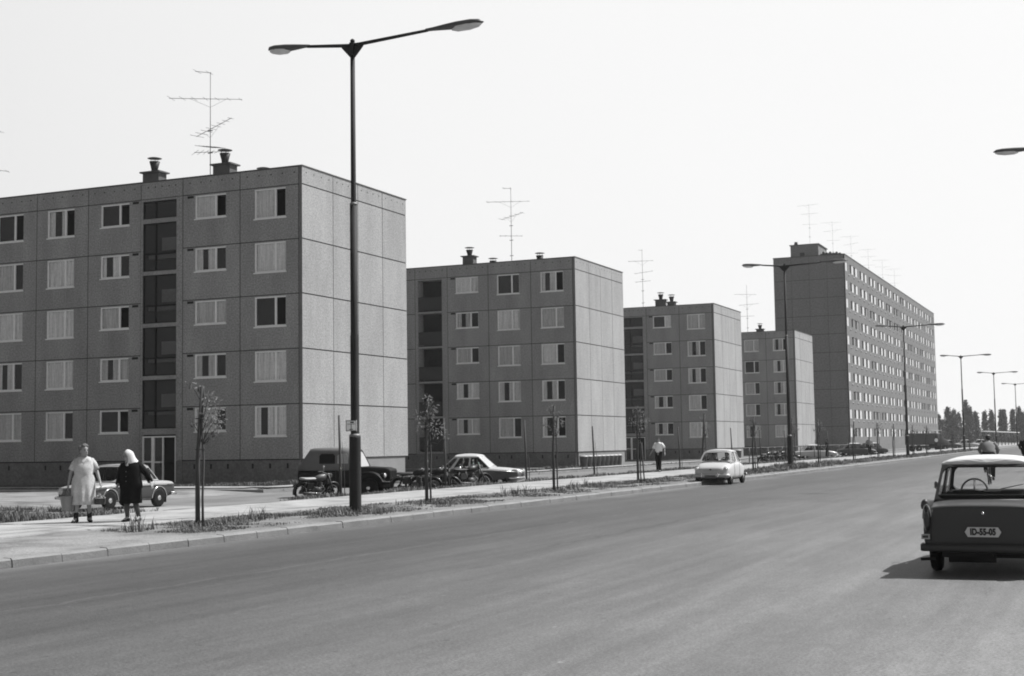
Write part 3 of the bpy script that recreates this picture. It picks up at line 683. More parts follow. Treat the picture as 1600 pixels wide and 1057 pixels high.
# ------------------------------------------------------------------ television aerials
M_al = gm('aerial_metal', .10, .5, .2, 3)
def aerial(x, y, zb, h, arms, label, rz=0., th=.02, group='television aerials on the roofs'):
    root = empty('television_aerial', (x, y, zb), rz, label, 'aerial', group)
    m = MB(); m.tube([(0, 0, 0), (0, 0, h)], [th * 1.25, th], 6)
    m.build('mast', M_al, root)
    for (z, l0, l1, tilt, ang, ne, el) in arms:
        a = MB(); M = T(0, 0, z, ang) @ Matrix.Rotation(tilt, 4, 'Y')
        a.tube([M @ Vector((-l0, 0, 0)), M @ Vector((l1, 0, 0))], th * .85, 5)
        if l0 > 1: a.tube([M @ Vector((-l0 * .5, 0, 0)), Vector((0, 0, z - .5)), M @ Vector((l1 * .5, 0, 0))], th * .4, 4)
        for k in range(ne):
            p = -l0 + (l0 + l1) * (k + .15) / (ne - .7); e = el * (1 - .08 * k); a.tube([M @ Vector((p, -e, 0)), M @ Vector((p, e, 0))], th * .6, 4)
        a.build('aerial_arm', M_al, root)
    c = MB()
    for z in (h * .2, h * .38, h * .55): c.box(-.16, .16, -.03, .03, z - .02, z + .02)
    c.build('insulator', M_pot, root)
    return root
arms1 = [(6.15, 2.55, 1.95, .07, .25, 7, .55), (4.35, 1.35, 2.0, -.17, -.3, 8, .5), (3.0, .95, 1.1, -.12, .9, 7, .75), (3.3, .9, 1.3, .2, -.5, 6, .6), (7.7, 1.0, .05, .18, .15, 2, .5)]
aerial(-47.7, 66, 15.9, 7.75, arms1, 'tall aerial with long crossed arms above the nearest block')
aerial(-64.6, 66, 15.9, 6.2, [(5.9, .8, .95, 0, 0, 4, .5), (3.6, .7, 1.3, .15, .4, 4, .5)], 'aerial cut off by the left edge of the photo')
aerial(-45.55, 105, 15.9, 7.2, [(6.0, 2.1, 1.6, .03, .2, 6, .5), (4.75, 1.1, 1.3, -.13, -.3, 5, .45), (3.1, 1.0, .95, 0, .5, 5, .5), (7.1, .7, .05, .1, .2, 2, .4)], 'aerial on the second block from the left')
aerial(-47.5, 146, 15.6, 7.5, [(6.2, 1.6, 1.25, .02, .1, 5, .5), (4.9, .9, 1.2, -.1, .1, 4, .4), (3.9, .8, .9, -.05, .1, 4, .4), (7.4, .4, .05, .1, .2, 2, .3)], 'aerial on the third block from the left')
aerial(-45.6, 186, 15.6, 7.4, [(6.1, 1.7, 1.3, .05, .1, 5, .4), (4.7, 1.1, 1.6, -.06, .1, 4, .4), (3.1, .9, 1., 0, .1, 4, .4)], 'aerial on the block in front of the tall slab')
for y, t_ in zip((217.8, 237.5, 255.6, 275, 293, 310), ('nearest', 'second', 'third', 'fourth', 'fifth', 'farthest')):
    aerial(-43., y, 30.5, 8.5 + random.uniform(-.2, .2), [(8.3, 1.9, 1.5, 0, random.uniform(-.3, .3), 5, .5), (6.9, 1.5, 1.6, random.uniform(-.1, .1), random.uniform(-.5, .5), 5, .5), (5.2, 1., 1.2, 0, .4, 4, .5)], t_ + ' of the six thin aerials on the tall slab roof', th=.013, group='aerials on the tall slab')
# ------------------------------------------------------------------ vehicles
M_tyre = gm('tyre_rubber', .014, .9, .2, 6, .2, 60, spec=.12)
M_rim = gm('wheel_paint', .35, .4, .1, 5, coat=.3)
M_hub = gm('hubcap_chrome', .6, .22, .1, 5, metal=.9)
M_chr = gm('chrome', .62, .18, .08, 4, metal=.95)
M_blk = gm('black_trim', .02, .5, .2, 5)
M_und = gm('underbody_dark', .015, .9, .2, 5)
M_int = gm('car_interior', .012, .9, .3, 4, spec=.1)
M_lens = gm('lamp_lens', .55, .1, .1, 9, spec=.8, coat=.6)
M_red = gm('tail_lamp_lens', .012, .15, .2, 9, coat=.6)
M_cgl = glass('car_glass', .95, .03, 1.3)
M_cgd = glass('dark_car_glass', .42, .04, 1.35)

def loft_body(st, crown=.02):
    """st: (y, half width, z bottom, z top, roundness 0..1)"""
    R = []
    for (y, w_, zb, zt, k) in st:
        h = zt - zb
        half = [(w_ * .80, zb), (w_ * .95, zb + .05 * h + .02), (w_ * .995, zb + .22 * h), (w_, zb + .5 * h), (w_ * .985, zb + .78 * h), (w_ * (.965 - .05 * k), zt - .055 * (1 + k)), (w_ * (.90 - .1 * k), zt - .006 - .01 * k), (w_ * .6, zt + crown * .7)]
        ring = [Vector((x, y, z)) for x, z in half] + [Vector((-x, y, z)) for x, z in reversed(half)]
        R.append(ring)
    return R
def cut_wells(o, ys_, r, zc, w_, depth=.3):
    c = MB()
    for y in ys_:
        for s in (-1, 1):
            x0, x1 = (w_ - depth, w_ + .2) if s > 0 else (-w_ - .2, -w_ + depth)
            n = 28; R = [[Vector((x, y + r * cos(2 * pi * k / n), zc + r * sin(2 * pi * k / n))) for k in range(n)] for x in (x0, x1)]
            c.rings(R, True, False)
            c.box(x0 + .001, x1 - .001, y - r + .01, y + r - .01, -.5, zc - .02)
    co = c.build('cutter', M_und, None)
    b = o.modifiers.new('w', 'BOOLEAN'); b.object = co; b.operation = 'DIFFERENCE'; b.solver = 'EXACT'; b.use_self = True
    bake(o); bpy.data.objects.remove(co, do_unlink=True)
    return o
def smooth_angle(o, a=35):
    me = o.data; bm = bmesh.new(); bm.from_mesh(me)
    for f in bm.faces: f.smooth = True
    for e in bm.edges:
        if len(e.link_faces) == 2 and e.calc_face_angle(0) > radians(a): e.smooth = False
    bm.to_mesh(me); bm.free(); return o
def rrect(n, r, asp=1.0):
    """unit rounded rectangle points, counter-clockwise, n per corner"""
    P = []; rx, ry = r, r * asp
    for cx, cy, a0 in ((1 - rx, ry, -pi / 2), (1 - rx, 1 - ry, 0), (rx, 1 - ry, pi / 2), (rx, ry, pi)):
        for k in range(n): a = a0 + (pi / 2) * k / (n - 1); P.append((cx + rx * cos(a), cy + ry * sin(a)))
    return P
def pane_cell(fr, gl, q, ins, rad=.18, bulge=0., nrm=None, th=.03):
    """q: bottom-left, bottom-right, top-right, top-left; ins: l, r, b, t in metres"""
    q = [Vector(p) for p in q]; wl = (q[1] - q[0]).length; hl = ((q[3] - q[0]).length + (q[2] - q[1]).length) / 2
    if nrm is None: nrm = (q[1] - q[0]).cross(q[3] - q[0]).normalized()
    def P(u, v): 
        p = (q[0] * (1 - u) + q[1] * u) * (1 - v) + (q[3] * (1 - u) + q[2] * u) * v
        return p + nrm * (bulge * (4 * u * (1 - u)) )
    l, r, b, t = ins[0] / wl, 1 - ins[1] / wl, ins[2] / hl, 1 - ins[3] / hl
    n = 5; inn = [(l + (r - l) * a, b + (t - b) * c) for a, c in rrect(n, rad, 1.0 * (r - l) * wl / ((t - b) * hl))]
    out = []
    m = (l + r) / 2, (b + t) / 2
    for (a, c) in inn:      # push each inner point out to the unit square
        da, dc = a - m[0], c - m[1]; s = min([(1 - m[0]) / da if da > 1e-6 else 9e9, -m[0] / da if da < -1e-6 else 9e9, (1 - m[1]) / dc if dc > 1e-6 else 9e9, -m[1] / dc if dc < -1e-6 else 9e9])
        out.append((m[0] + da * s, m[1] + dc * s))
    for i, k in ((2, (1, 0)), (7, (1, 1)), (12, (0, 1)), (17, (0, 0))): out[i] = k
    N_ = len(inn); O = [P(*p) for p in out]; I = [P(*p) for p in inn]; O2 = [p - nrm * th for p in O]; I2 = [p - nrm * th for p in I]
    f = []
    for i in range(N_):
        j = (i + 1) % N_; f += [(i, j, N_ + j, N_ + i), (2 * N_ + i, 3 * N_ + i, 3 * N_ + j, 2 * N_ + j), (N_ + i, N_ + j, 3 * N_ + j, 3 * N_ + i), (i, 2 * N_ + i, 2 * N_ + j, j)]
    fr.add(O + I + O2 + I2, f, False)
    G = []; nu = 8
    for j in range(3):
        for i in range(nu + 1):
            u = l + (r - l) * i / nu; v = b + (t - b) * j / 2; G.append(P(u, v) - nrm * th * .5)
    gl.add(G, [(j * (nu + 1) + i, j * (nu + 1) + i + 1, (j + 1) * (nu + 1) + i + 1, (j + 1) * (nu + 1) + i) for j in range(2) for i in range(nu)], True)
def wheel(par, x, y, r, wd=.15, side=1, hub=.35, rim=None, spokes=False):
    m = MB(); Mx = T(x, y, r) @ Matrix.Rotation(pi / 2, 4, 'Y')
    m.lathe([(r * .62, -wd / 2), (r * .9, -wd / 2), (r * .985, -wd * .36), (r, -wd * .18), (r, wd * .18), (r * .985, wd * .36), (r * .9, wd / 2), (r * .62, wd / 2)], 28, Mx, True)
    wh = m.build('wheel', M_tyre, par)
    m = MB(); s = side; z1 = wd * .42 * s
    m.lathe([(r * .02, z1 * .5), (r * .35, z1 * .55), (r * .55, z1 * .9), (r * .66, z1 * 1.02), (r * .67, z1 * .5)], 24, Mx, True); m.build('rim', rim or M_rim, wh)
    m = MB(); m.lathe([(r * .02, z1 * 1.35), (r * hub * .6, z1 * 1.25), (r * hub, z1 * .8)], 20, Mx, True); m.build('hubcap', M_hub, wh)
    return wh
def arch_lip(mb, x, y, r, zc, s, a0=0, a1=pi, t=.018):
    mb.torus((x * s, y, zc), r, t, 'x', 20, 6, a0, a1, rw=t * 1.3)
def person_bust(par, x, y, z, name='occupant', mat=None):
    m = MB(); m.rings([[Vector((x + a * cos(2 * pi * k / 12), y + b * sin(2 * pi * k / 12), z + h)) for k in range(12)] for a, b, h in ((.2, .11, -.5), (.23, .12, -.22), (.2, .11, -.05), (.07, .06, .02), (.05, .05, .07), (.075, .09, .12), (.085, .1, .2), (.06, .08, .28), (.01, .02, .31))])
    return m
M_skin = gm('skin', .25, .6, .06, 8)
M_hair_d = gm('dark_hair', .03, .7, .2, 20)

def car(name, loc, rz, label, sp, scale=None, group=None):
    root = empty(name, loc, rz, label, sp.get('cat', 'car'), group, scale)
    bm_ = sp['paint']; rmat = sp.get('roof', bm_)
    b = MB(); b.rings(loft_body(sp['st'], sp.get('crown', .02)), True, True)
    bo = b.build('body', bm_, root); md = bo.modifiers.new('s', 'SUBSURF'); md.levels = 2; md.render_levels = 2; md.subdivision_type = 'CATMULL_CLARK'; bake(bo)
    w_ = sp['w']; r = sp['r']
    cut_wells(bo, sp['axles'], sp.get('well', r + .055), sp.get('wz', r + .01), w_, sp.get('wd', .3)); smooth_angle(bo, 38)
    if sp.get('two'):      # lower flanks in the second colour
        bo.data.materials.append(sp['two']); ti = len(bo.data.materials) - 1; lo_, hi_ = sp['two_z']
        for p in bo.data.polygons:
            if lo_ < p.center.z < hi_ and abs(p.normal.z) < .75 and p.material_index == 0: p.material_index = ti
    u = MB(); u.box(-w_ * .72, w_ * .72, sp['axles'][1] - .45, sp['axles'][0] + .45, sp.get('ub', .2), .5); u.build('underbody', M_und, root)
    # greenhouse
    g = sp['gh']; z0, z1 = g['z0'], g['z1']; A0, A1, C1, C0 = g['A0'], g['A1'], g['C1'], g['C0']   # (half width, y)
    fr = MB(); ga = {}
    gl = MB(); P = lambda c, z, s: Vector((c[0] * s, c[1], z))
    zA0 = g.get('zA0', z0); zC0 = g.get('zC0', z0)
    pane_cell(fr, gl, [P(A0, zA0, 1), P(A0, zA0, -1), P(A1, z1, -1), P(A1, z1, 1)], g.get('wsi', (.06, .06, .05, .06)), g.get('wr', .12), g.get('wb', .05)); gw_ = gl
    gr = MB(); pane_cell(fr, gr, [P(C0, zC0, -1), P(C0, zC0, 1), P(C1, z1, 1), P(C1, z1, -1)], g.get('rwi', (.1, .1, .05, .06)), g.get('rr', .2), g.get('rb', .04))
    gs = []
    for s in (1, -1):
        cells = g['cells']
        for (u0, u1, ins, rad) in cells:
            bf = lambda u: P(A0, zA0, s).lerp(P(C0, zC0, s), u); tf = lambda u: P(A1, z1, s).lerp(P(C1, z1, s), u)
            gg = MB(); ub0, ub1, ut0, ut1 = (list(u0) + list(u1)) if isinstance(u0, tuple) else (u0, u1, u0, u1)
            if isinstance(u0, tuple): ub0, ut0 = u0; ub1, ut1 = u1
            q = [bf(ub1), bf(ub0), tf(ut0), tf(ut1)]
            if s < 0: q = [q[1], q[0], q[3], q[2]]; ins2 = (ins[1], ins[0], ins[2], ins[3])
            else: ins2 = ins
            pane_cell(fr, gg, q, ins2, rad, 0., None, .03); gs.append(gg)
    fo = fr.build('cabin_frame', sp.get('pillar', bm_), root)
    glm = sp.get('glass', M_cgl)
    gw_.build('windscreen', sp.get('wsmat', glm), root); gr.build('rear_window', glm, root)
    for gg in gs: gg.build('side_window', glm, root)
    # roof
    ov = g.get('ov', .015); rc = g.get('rc', .07); R = []
    ny = 7
    for i in range(ny + 1):
        t = i / ny; y = (A1[1] + ov) * (1 - t) + (C1[1] - ov) * t; hw = (A1[0] * (1 - t) + C1[0] * t) + ov; e = sin(pi * min(max(t * .84 + .08, 0), 1)) ** .5
        prof = [(hw, z1 - .02), (hw + .004, z1 + .008), (hw * .93, z1 + .022 + .5 * rc * e * .5), (hw * .72, z1 + .02 + rc * e * .75), (hw * .36, z1 + .02 + rc * e * .95)]
        ring = [Vector((x, y, z)) for x, z in prof] + [Vector((0, y, z1 + .02 + rc * e))] + [Vector((-x, y, z)) for x, z in reversed(prof)] + [Vector((-hw * .5, y, z1 - .02)), Vector((hw * .5, y, z1 - .02))]
        R.append(ring)
    m = MB(); m.rings(R, True, True); ro = m.build('roof', rmat, root, sub=1)
    # interior
    m = MB(); m.box(-w_ * .74, w_ * .74, A0[1] - .26, A0[1] - .06, z0 - .1, z0 + .035); lw_ = min(A0[0], C0[0]) - .035; m.box(-lw_, lw_, C0[1] + .04, A0[1] - .04, z0 - .1, z0 + sp.get('crown', .02) + .008)
    yS = A1[1] + (C1[1] - A1[1]) * g.get('seat', .42)
    for s in (-1, 1): m.box(s * w_ * .42 - .21, s * w_ * .42 + .21, yS - .06, yS + .05, z0 - .1, z0 + g.get('sh', .12))
    m.box(-w_ * .72, w_ * .72, C0[1] + .38, C0[1] + .5, z0 - .1, z0 + g.get('rs', .05))
    m.build('seats', M_int, root, bevel=.02)
    m = MB(); sx = -w_ * .45 + g.get('dx', 0); Ms = T(sx, A0[1] - .38, z0 + g.get('sw', .03)) @ Matrix.Rotation(radians(62), 4, 'X')
    m.torus((0, 0, 0), .175, .014, 'z', 24, 6); m.tube([(-.17, 0, 0), (.17, 0, 0)], .012, 5); m.tube([(0, -.17, 0), (0, .17, 0)], .014, 5); m.xf(Ms); m.build('steering_wheel', M_blk, root)
    for y in sp['axles']:
        for s in (-1, 1): wheel(root, s * (w_ - sp.get('tin', .1)), y, r, sp.get('tw', .15), s, sp.get('hub', .36), sp.get('rim'))
    for nm_, mat, fn in sp['extras']:
        e = MB(); fn(e); e.build(nm_, mat, root)
    return root
def bumper(y, w_, z, h=.05, d=.04, wrap=.35, dirn=1, bow=.06):
    def fn(m):
        P = []
        for i in range(13):
            t = -1 + 2 * i / 12; x = t * w_; yy = y - dirn * bow * t * t
            P.append((x, yy, z))
        P = [(-w_ - .015, y - dirn * (bow + wrap), z)] + P + [(w_ + .015, y - dirn * (bow + wrap), z)]
        R = []
        for i, p in enumerate(P):
            a = Vector(P[max(i - 1, 0)]); b = Vector(P[min(i + 1, len(P) - 1)]); t = (b - a).normalized(); n = Vector((t.y, -t.x, 0)) * (1 if True else 1)
            p = Vector(p); R.append([p + n * (d / 2 * q0) + Vector((0, 0, h * q1)) for q0, q1 in ((.3, -1), (1, -.75), (1, .75), (.3, 1), (-1, .7), (-1, -.7))])
        m.rings(R, True, True)
    return fn
def boxes(*bs):
    def fn(m):
        for b in bs: m.box(*b)
    return fn
def disc(x, y, z, r, ydir=1, d=.03, n=20):
    def fn(m): m.lathe([(r, 0), (r * .98, d * .4), (r * .7, d * .85), (r * .02, d)], n, T(x, y, z) @ Matrix.Rotation(-pi / 2 * ydir, 4, 'X'))
    return fn
def lam(*fns):
    def fn(m):
        for f in fns: f(m)
    return fn
def tubes(*ts):
    def fn(m):
        for pts, r in ts: m.tube(pts, r, 6)
    return fn

# --- two-tone saloon seen from behind, cut by the right edge
P_tr = gm('dark_duroplast_paint', .046, .45, .06, 1.2, coat=.08, spec=.3)
P_pale = gm('pale_roof_paint', .62, .4, .05, 1.2, coat=.3)
w_ = .752
tr_st = [(1.78, 0.587, .30, .62, 0), (1.72, 0.675, .24, .74, 0), (1.5, 0.719, .22, .80, 0), (.95, 0.734, .22, .87, 0), (.5, 0.735, .22, .895, 0), (-.3, 0.735, .22, .905, 0), (-.95, 0.735, .22, .885, .1), (-1.4, 0.734, .24, .862, .2), (-1.68, 0.729, .27, .84, .25), (-1.755, 0.719, .30, .84, .3), (-1.775, 0.685, .33, .80, .3)]
def plate(m):
    x, y, z, a, h, c = 0, -1.80, .535, .215, .058, .035
    pts = [(-a, 0), (-a + c, -h), (a - c, -h), (a, 0), (a - c, h), (-a + c, h)]
    F_ = [Vector((px, y, z + pz)) for px, pz in pts]; Bk = [p + Vector((0, .01, 0)) for p in F_]; m.rings([F_, Bk], True, False)
def tail(s):
    def fn(m):
        R = []
        for j in range(6):
            t = j / 5; sc = 1 - t * t * .5; y = -1.755 - .07 * t; R.append([Vector((s * .668 + .05 * sc * cos(a), y, .69 + .165 * sc * (sin(a) * (abs(sin(a)) ** .0)))) for a in [2 * pi * k / 20 for k in range(20)]])
        m.rings(R, True, True)
    return fn
def fin(s):
    def fn(m):
        R = []
        for (y, h, wd) in ((-.7, .0, .015), (-1.0, .015, .03), (-1.4, .045, .045), (-1.7, .06, .052), (-1.76, .055, .05), (-1.775, .03, .04)):
            R.append([Vector((s * (.69 + wd * cos(a)), y, .845 + (h + .02) * max(sin(a), -.6))) for a in [2 * pi * k / 12 for k in range(12)]])
        m.rings(R, True, True)
    return fn
TRX = [('rear_bumper', gm('painted_bumper', .03, .5, .1, 3), bumper(-1.83, .725, .345, .045, .07, .22, -1, .05)), ('front_bumper', M_chr, bumper(1.83, .76, .36, .045, .06, .2, 1, .05)),
       ('tail_lamp_rim', M_chr, lambda m: [m.tube([(s * .668 + .052 * cos(a), -1.775 - .012 * abs(sin(a)), .69 + .172 * sin(a)) for a in [pi * k / 10 for k in range(11)]], .006, 5) for s in (-1, 1)]), ('tail_lamp', M_red, tail(1)), ('tail_lamp', M_red, tail(-1)), ('tail_fin', P_tr, fin(1)), ('tail_fin', P_tr, fin(-1)),
       ('number_plate', gm('plate_white', .55, .6, .05, 5), plate),
       ('boot_lock', M_chr, disc(0.005, -1.775, .755, .022, -1, .025)),
       ('reflector', gm('reflector_pale', .35, .4, .05, 9), lam(*[boxes((s * .69 - .052, s * .69 + .052, -1.792, -1.77, .445, .505)) for s in (-1, 1)])),
       ('reflector_insert', M_red, lam(*[boxes((s * .69 - .034, s * .69 + .034, -1.797, -1.792, .46, .49)) for s in (-1, 1)])),
       ('silencer', M_und, lambda m: (m.tube([(-.45, -1.45, .22), (.12, -1.45, .22)], .075, 10), m.box(-.5, .1, -1.7, -1.2, .24, .3), m.tube([(-.6, -1.6, .2), (-.78, -1.62, .19)], .02, 6))),
       ('wing_mirror', gm('mirror_grey', .14, .5, .1, 4), lambda m: (m.ell((-.79, .42, 1.03), .03, .02, .045), m.tube([(-.75, .45, .93), (-.82, .43, 1.0)], .01, 5))),
       ('wiper', M_blk, tubes(([(.02, .80, .945), (.36, .72, 1.02)], .007), ([(.42, .80, .945), (.7, .73, 1.0)], .007))),
       ('door_handle', M_chr, tubes(([(-.765, -.35, .83), (-.765, -.22, .83)], .012), ([(.765, -.35, .83), (.765, -.22, .83)], .012))),
       ('boot_lid_seam', M_blk, lambda m: m.tube([(-.60, -1.773, .80), (-.62, -1.785, .62), (-.63, -1.785, .42)], .004, 4)), ('boot_lid_seam', M_blk, lambda m: m.tube([(.60, -1.773, .80), (.62, -1.785, .62), (.63, -1.785, .42)], .004, 4)),
       ('window_rubber', M_blk, lambda m: m.tube([(-.64, -1.125, .885), (.64, -1.125, .885)], .011, 6))]
tr = car('parked_car', (-1.465, 18.62, 0), radians(.5), 'dark two-tone saloon seen from behind, cut off by the right edge, with white number plate', dict(
    paint=P_tr, roof=P_pale, pillar=P_tr, w=.752, r=.275, axles=(1.05, -.97), well=.315, wz=.27, st=tr_st, ub=.2, tw=.135, tin=.1, crown=.025,
    gh=dict(z0=.915, z1=1.318, A0=(.66, .82), A1=(.555, .36), C1=(.57, -.78), C0=(.655, -1.10), zC0=.868, wsi=(.05, .05, .03, .04), rwi=(.035, .035, .025, .035), rr=.08, rb=.03, wb=.05,
            cells=[((0, 0), (.50, .50), (.1, .03, .03, .04), .12), ((.50, .50), (1, 1), (.03, .14, .03, .04), .12)], rc=.10, ov=.035, seat=.35, sh=.05, sw=.03, dx=.06), extras=TRX), scale=(.925, 1, .968))
def text_obj(body, size, M, mat, par, name, off=0.0, xs=1., space=1.):
    c = bpy.data.curves.new('t', 'FONT'); c.body = body; c.size = size; c.align_x = 'CENTER'; c.align_y = 'CENTER'; c.extrude = .002; c.offset = off; c.space_character = space
    o = bpy.data.objects.new('t', c); COL.objects.link(o); bpy.context.view_layer.update()
    me = bpy.data.meshes.new_from_object(o.evaluated_get(bpy.context.evaluated_depsgraph_get())); bpy.data.objects.remove(o, do_unlink=True)
    me.transform(Matrix.Diagonal((xs, 1, 1, 1))); me.transform(M); me.materials.append(mat)
    q = bpy.data.objects.new(name, me); COL.objects.link(q); q.parent = par; return q
np_ = [c for c in tr.children if c.name.startswith('number_plate')][0]
text_obj('ID-55-05', .104, T(0, -1.803, .535) @ Matrix.Rotation(pi / 2, 4, 'X'), M_blk, np_, 'lettering', .0065, .76, 1.06)

# --- small rounded white car facing the camera
P_wh = gm('white_car_paint', .42, .5, .04, 1.5, spec=.3)
P_fi = [(1.60, .42, .34, .56, .8), (1.565, .55, .28, .64, .9), (1.42, .655, .24, .72, .9), (1.15, .68, .22, .79, .8), (.80, .685, .21, .845, .5), (.3, .69, .2, .87, .3), (-.5, .69, .2, .87, .4), (-.95, .68, .21, .84, .6), (-1.25, .65, .24, .76, .9), (-1.5, .57, .3, .66, .9), (-1.6, .42, .36, .55, .9)]
FX = [('front_bumper', gm('bumper_grey', .45, .35, .05, 4, metal=.6), lambda m: (bumper(1.66, .66, .36, .06, .06, .25, 1, .09)(m))), ('rear_bumper', M_chr, bumper(-1.66, .66, .36, .05, .06, .25, -1, .09)),
      ('headlight', M_lens, disc(.545, 1.47, .615, .075, 1, .07)), ('headlight', M_lens, disc(-.545, 1.47, .615, .075, 1, .07)),
      ('headlight_rim', M_chr, lambda m: (m.torus((.545, 1.475, .615), .078, .013, 'y', 20, 6), m.torus((-.545, 1.475, .615), .078, .013, 'y', 20, 6))),
      ('badge', M_blk, lambda m: (m.ell((0, 1.60, .60), .045, .015, .03), m.tube([(-.3, 1.575, .585), (.3, 1.575, .585)], .007, 5), m.tube([(-.28, 1.59, .555), (.28, 1.59, .555)], .006, 5))),
      ('bumper_guard', M_chr, boxes((-.33, -.28, 1.66, 1.72, .31, .46), (.28, .33, 1.66, 1.72, .31, .46))),
      ('number_plate', gm('plate_dark', .08, .5, .1, 5), boxes((-.2, .2, 1.695, 1.70, .3, .38))),
      ('door_seam', M_blk, lambda m: [m.tube([(s * .694, y, .30), (s * .697, y, .60), (s * .684, y + .02, .84)], .005, 4) for s in (-1, 1) for y in (.62, -.22)]),
      ('wiper', M_blk, tubes(([(.1, .90, .87), (.42, .82, .93)], .007), ([(-.35, .90, .87), (-.05, .83, .93)], .007)))]
fi = car('parked_car', (-13.92, 51.85, 0), pi + radians(1.5), 'small rounded white car parked at the kerb facing the camera, two people inside', dict(
    paint=P_wh, roof=P_wh, w=.69, r=.275, axles=(1.0, -1.0), well=.315, wz=.275, st=P_fi, tw=.13, tin=.09, crown=.045, rim=M_rim, hub=.45, ub=.18, glass=M_cgl,
    gh=dict(z0=.87, z1=1.27, A0=(.63, .80), A1=(.52, .42), C1=(.48, -.62), C0=(.56, -1.10), zC0=.83, wsi=(.055, .055, .04, .045), rwi=(.16, .16, .1, .06), wb=.07, rb=.05,
            cells=[((0, 0), (.50, .55), (.08, .03, .02, .03), .12), ((.50, .55), (1, 1), (.03, .2, .02, .03), .25)], rc=.09, ov=.02, seat=.4), extras=FX), scale=(1, 1, .955))
for sx, nm_ in ((-.3, 'passenger'), (.3, 'driver')):
    m = person_bust(None, 0, 0, 0)
    o = m.build('person', M_skin, None); o.location = (-13.92 + sx, 51.7, .93); o.scale = (.9, .9, .9); o.rotation_euler = (0, 0, pi)
    tag(o, {'passenger': 'person seated in the white car, nearer the pavement', 'driver': 'person seated in the white car, on the road side'}[nm_], 'person', 'people inside the white car')
    h = MB(); h.ell((0, -.02, .22), .095, .105, .11, 12, 8); h.build('hair', M_hair_d, o)
    h = MB(); h.rings([[Vector((a * cos(2 * pi * k / 12), b * sin(2 * pi * k / 12), z)) for k in range(12)] for a, b, z in ((.21, .12, -.5), (.245, .135, -.22), (.215, .125, -.06), (.1, .08, .01))]); h.build('shirt', gm('pale_shirt', .22, .9, .08, 5), o)

# --- boxy two-tone saloon behind the women
P_mb = gm('mid_grey_car_paint', .045, .5, .05, 1.5, spec=.3)
P_ml = gm('pale_grey_car_paint', .33, .4, .05, 1.5, coat=.3)
mk = [(2.04, .60, .42, .66, .1), (2.0, .70, .34, .75, .1), (1.8, .755, .27, .80, .1), (1.2, .77, .25, .845, .1), (.75, .775, .24, .875, 0), (0, .775, .24, .89, 0), (-.75, .775, .24, .90, 0), (-1.4, .77, .26, .885, 0), (-1.85, .76, .32, .865, 0), (-2.02, .74, .38, .84, 0), (-2.06, .70, .43, .78, .1)]
MX = [('front_bumper', M_chr, bumper(2.1, .77, .42, .05, .06, .3, 1, .08)), ('rear_bumper', M_chr, bumper(-2.12, .78, .44, .055, .07, .28, -1, .08)),
      ('headlight', M_lens, disc(.56, 2.0, .62, .09, 1, .06)), ('headlight', M_lens, disc(-.56, 2.0, .62, .09, 1, .06)),
      ('headlight_rim', M_chr, lambda m: (m.torus((.56, 2.02, .62), .095, .014, 'y', 20, 6), m.torus((-.56, 2.02, .62), .095, .014, 'y', 20, 6))),
      ('radiator_grille', M_blk, boxes((-.43, .43, 2.0, 2.045, .50, .70))), ('grille_bar', M_chr, lambda m: [m.box(-.43, .43, 2.045, 2.055, z, z + .012) for z in (.53, .58, .63, .68)]),
      ('wheel_arch_trim', M_chr, lambda m: [arch_lip(m, .778, y, .37, .315, s) for s in (-1, 1) for y in (1.2, -1.2)]),
      ('waist_trim', M_chr, tubes(([(.787, 1.85, .72), (.79, 0, .755), (.787, -1.9, .76)], .012), ([(-.787, 1.85, .72), (-.79, 0, .755), (-.787, -1.9, .76)], .012), ([(.785, .8, .30), (.785, -.8, .30)], .013), ([(-.785, .8, .30), (-.785, -.8, .30)], .013))),
      ('door_handle', M_chr, tubes(([(.80, .05, .80), (.80, .2, .80)], .014), ([(.80, -.85, .80), (.80, -.7, .80)], .014), ([(-.80, .05, .80), (-.80, .2, .80)], .014))),
      ('door_seam', M_blk, lambda m: [m.tube([(s * .782, y, .30), (s * .786, y, .6), (s * .772, y, .87)], .005, 4) for s in (-1, 1) for y in (.78, -.1, -.95)]),
      ('wing_mirror', M_chr, lambda m: (m.ell((.84, .72, .98), .03, .05, .045), m.tube([(.76, .75, .9), (.83, .73, .97)], .01, 5))),
      ('mudflap', M_tyre, boxes((-.74, -.58, -1.60, -1.58, .14, .4), (.58, .74, -1.60, -1.58, .14, .4)))]
mo = car('parked_car', (-30.6, 37.2, AL + .01), pi - radians(2), 'two-tone saloon with chrome hubcaps parked behind the two walking women', dict(
    paint=P_ml, two=P_mb, two_z=(.1, .745), roof=P_ml, w=.775, r=.305, axles=(1.2, -1.2), well=.355, wz=.31, st=mk, tw=.15, tin=.07, crown=.02, hub=.42, ub=.24, glass=M_cgd,
    gh=dict(z0=.89, z1=1.40, A0=(.70, .84), A1=(.58, .32), C1=(.575, -.82), C0=(.68, -1.28), wsi=(.06, .06, .03, .05), rwi=(.08, .08, .04, .05), wb=.05, rb=.04,
            cells=[((0, 0), (.44, .36), (.06, .03, .02, .04), .08), ((.44, .36), (.83, .82), (.03, .03, .02, .04), .08), ((.83, .82), (1, 1), (.04, .14, .06, .1), .1)], rc=.055, ov=.02, seat=.36), extras=MX))

